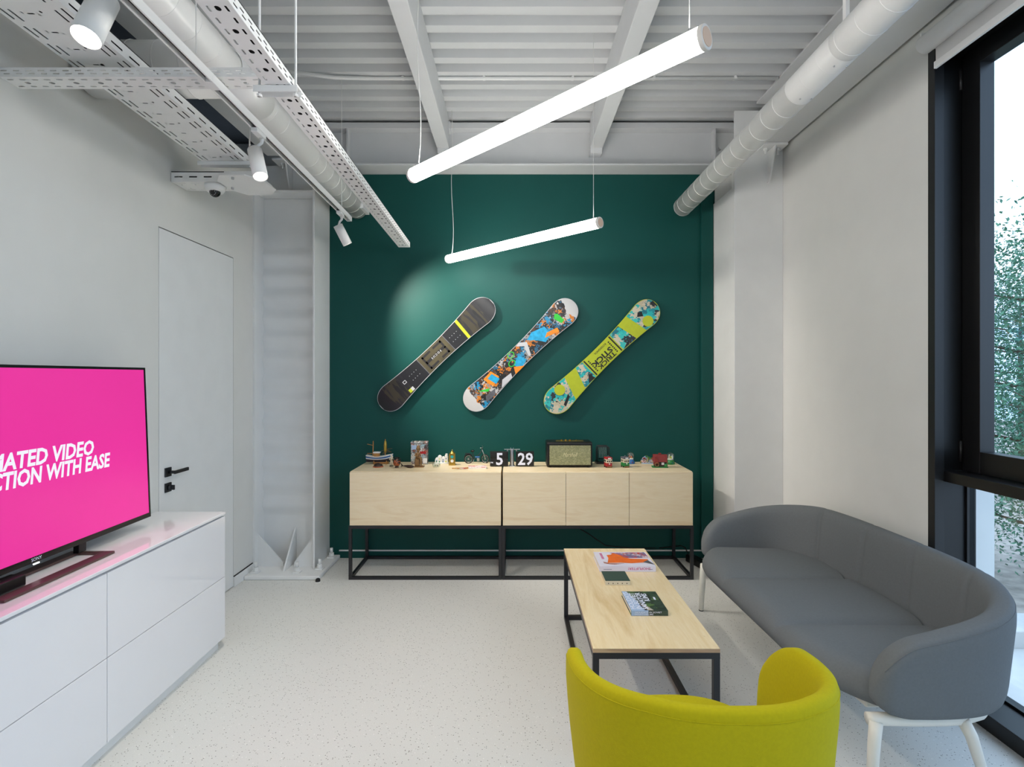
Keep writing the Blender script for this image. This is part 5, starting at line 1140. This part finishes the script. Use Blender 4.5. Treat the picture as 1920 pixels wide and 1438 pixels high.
    MB().box(0.01, 0.03, -0.0215, -0.02, 0.022, 0.04).build('tiny_window', 'white_small', r); MB().ball((0.042, -0.024, 0.018), 0.014, n=10).build('bush', 'green', r, smooth=True)
ornaments2()
# ================================================================== CORDS AND SMALL FLOOR THINGS
o = MB().tube([(0.50, 4.401, 0.30), (0.53, 4.401, 0.25), (0.63, 4.402, 0.19), (0.76, 4.402, 0.10), (1.0, 4.402, 0.078), (1.17, 4.402, 0.08)], 0.004, n=8).build('electric_cable', 'cord_black', smooth=True)
tag(o, 'black electric cable hanging down green wall under right sideboard', 'cable')
def strip():
    r = thing('power_strip', 'black power strip box on floor between sideboard and sofa', 'power strip', (1.5, 4.1, 0))
    a = Vector((1.42, 4.33, 0.03)); b_ = Vector((1.58, 3.86, 0.03)); u = (b_ - a).normalized(); v = Vector((-u.y, u.x, 0))
    W(r).obox((a + b_) / 2, u, v, (0, 0, 1), (b_ - a).length / 2, 0.032, 0.029).build('case', 'black_plastic', r, bevel=0.008)
    W(r).tube([a + Vector((0, 0, 0.02)), a + Vector((-0.02, 0.02, 0.07)), Vector((1.38, 4.402, 0.1)), Vector((1.2, 4.402, 0.08))], 0.004, n=8).build('cord', 'cord_black', r, smooth=True)
strip()
r = thing('door_stop', 'small black rubber door stop by column base', 'door stop', on_z(596, 1091, 0))
MB().lathe([(0.017, 0), (0.017, 0.012), (0.015, 0.022), (0.008, 0.027)], n=18).build('rubber_dome', 'rubber', r, smooth=True); MB().lathe([(0.02, 0), (0.02, 0.003), (0.016, 0.004)], n=18).build('base_ring', 'white_metal', r, smooth=True)
# ================================================================== OUTSIDE
def leaf_mat(name, c0, c1):
    m = bpy.data.materials.new(name); m.use_nodes = True; t = m.node_tree; b = t.nodes['Principled BSDF']; b.inputs['Roughness'].default_value = 0.6
    co = N(t, 'ShaderNodeTexCoord'); n = N(t, 'ShaderNodeTexNoise'); n.inputs['Scale'].default_value = 9; n.inputs['Detail'].default_value = 6
    t.links.new(co.outputs['Object'], n.inputs['Vector']); r = ramp(t, [(0.3, c0), (0.7, c1)], 'LINEAR'); t.links.new(n.outputs['Fac'], r.inputs['Fac'])
    t.links.new(r.outputs['Color'], b.inputs['Base Color']); b.inputs['Subsurface Weight'].default_value = 0.0; M[name] = m
leaf_mat('leaf_green', '#2f5f4a', '#63906c'); leaf_mat('leaf_dark', '#204a42', '#456f5e')
def tree(label, c, h, rad, leaf, nl, seed, sparse=0.35):
    rnd = random.Random(seed); r = thing('garden_tree', label, 'tree', c, 0, 'trees outside the window')
    b = MB(); b.tube([(0, 0, 0), (0.03, 0.02, h * 0.35), (-0.02, 0.0, h * 0.7), (0, 0.02, h * 0.96)], [0.09, 0.07, 0.04, 0.012], n=10); tips = []
    for k in range(26):
        z = h * (0.12 + 0.8 * k / 26); a = k * 2.4; ln = rad * (0.45 + 0.6 * math.sin(PI * min(1, 0.15 + 0.85 * k / 26)))
        p = [(0, 0, z), (ln * 0.5 * math.cos(a), ln * 0.5 * math.sin(a), z + 0.15), (ln * math.cos(a), ln * math.sin(a), z + 0.32)]
        b.tube(p, [0.025, 0.015, 0.005], n=6); tips += [Vector(p[0]).lerp(Vector(p[1]), 0.6), Vector(p[1]), Vector(p[1]).lerp(Vector(p[2]), 0.5), Vector(p[2])]
    tips.append(Vector((0, 0, h))); b.build('trunk', 'bark', r, smooth=True)
    vs = []; fs = []
    for i in range(nl):
        t = rnd.choice(tips); p = t + Vector((rnd.gauss(0, 1), rnd.gauss(0, 1), rnd.gauss(0, 0.8))) * sparse
        d = Vector((rnd.gauss(0, 1), rnd.gauss(0, 1), rnd.gauss(-0.3, 0.6))).normalized(); sd = d.cross(Vector((rnd.gauss(0, 1), rnd.gauss(0, 1), 2))).normalized(); L = rnd.uniform(0.04, 0.075); q = len(vs)
        vs += [p, p + d * L * 0.5 + sd * L * 0.24, p + d * L, p + d * L * 0.5 - sd * L * 0.24]; fs.append((q, q + 1, q + 2, q + 3))
    MB().add(vs, fs).build('foliage', leaf, r, kind='stuff')
o = MB().box(2.33, 30, -12, 40, -1.5, -1.2).build('garden_ground', 'soil'); struct(o)
o = MB().box(2.33, 3.6, -6, 12, -1.2, -0.5).build('planter_terrace', 'concrete'); struct(o)
for k in range(4):
    o = MB().box(3.6, 5.0, 3.4 + 0.35 * k, 3.75 + 0.35 * k, -1.2, -1.05 + 0.14 * k).build('garden_step', 'concrete', bevel=0.01); tag(o, 'grey concrete garden step outside the window, %s from the wall' % ('nearest', 'second', 'third', 'farthest')[k], 'step', 'garden steps')
tree('tall green tree with sparse top seen through window', (6.95, 6.75, -1.2), 4.5, 1.5, 'leaf_green', 42000, 1, 0.38)
tree('dense dark tree standing farther away beyond the window', (11.8, 12.4, -1.2), 5.0, 2.2, 'leaf_dark', 30000, 2, 0.55)
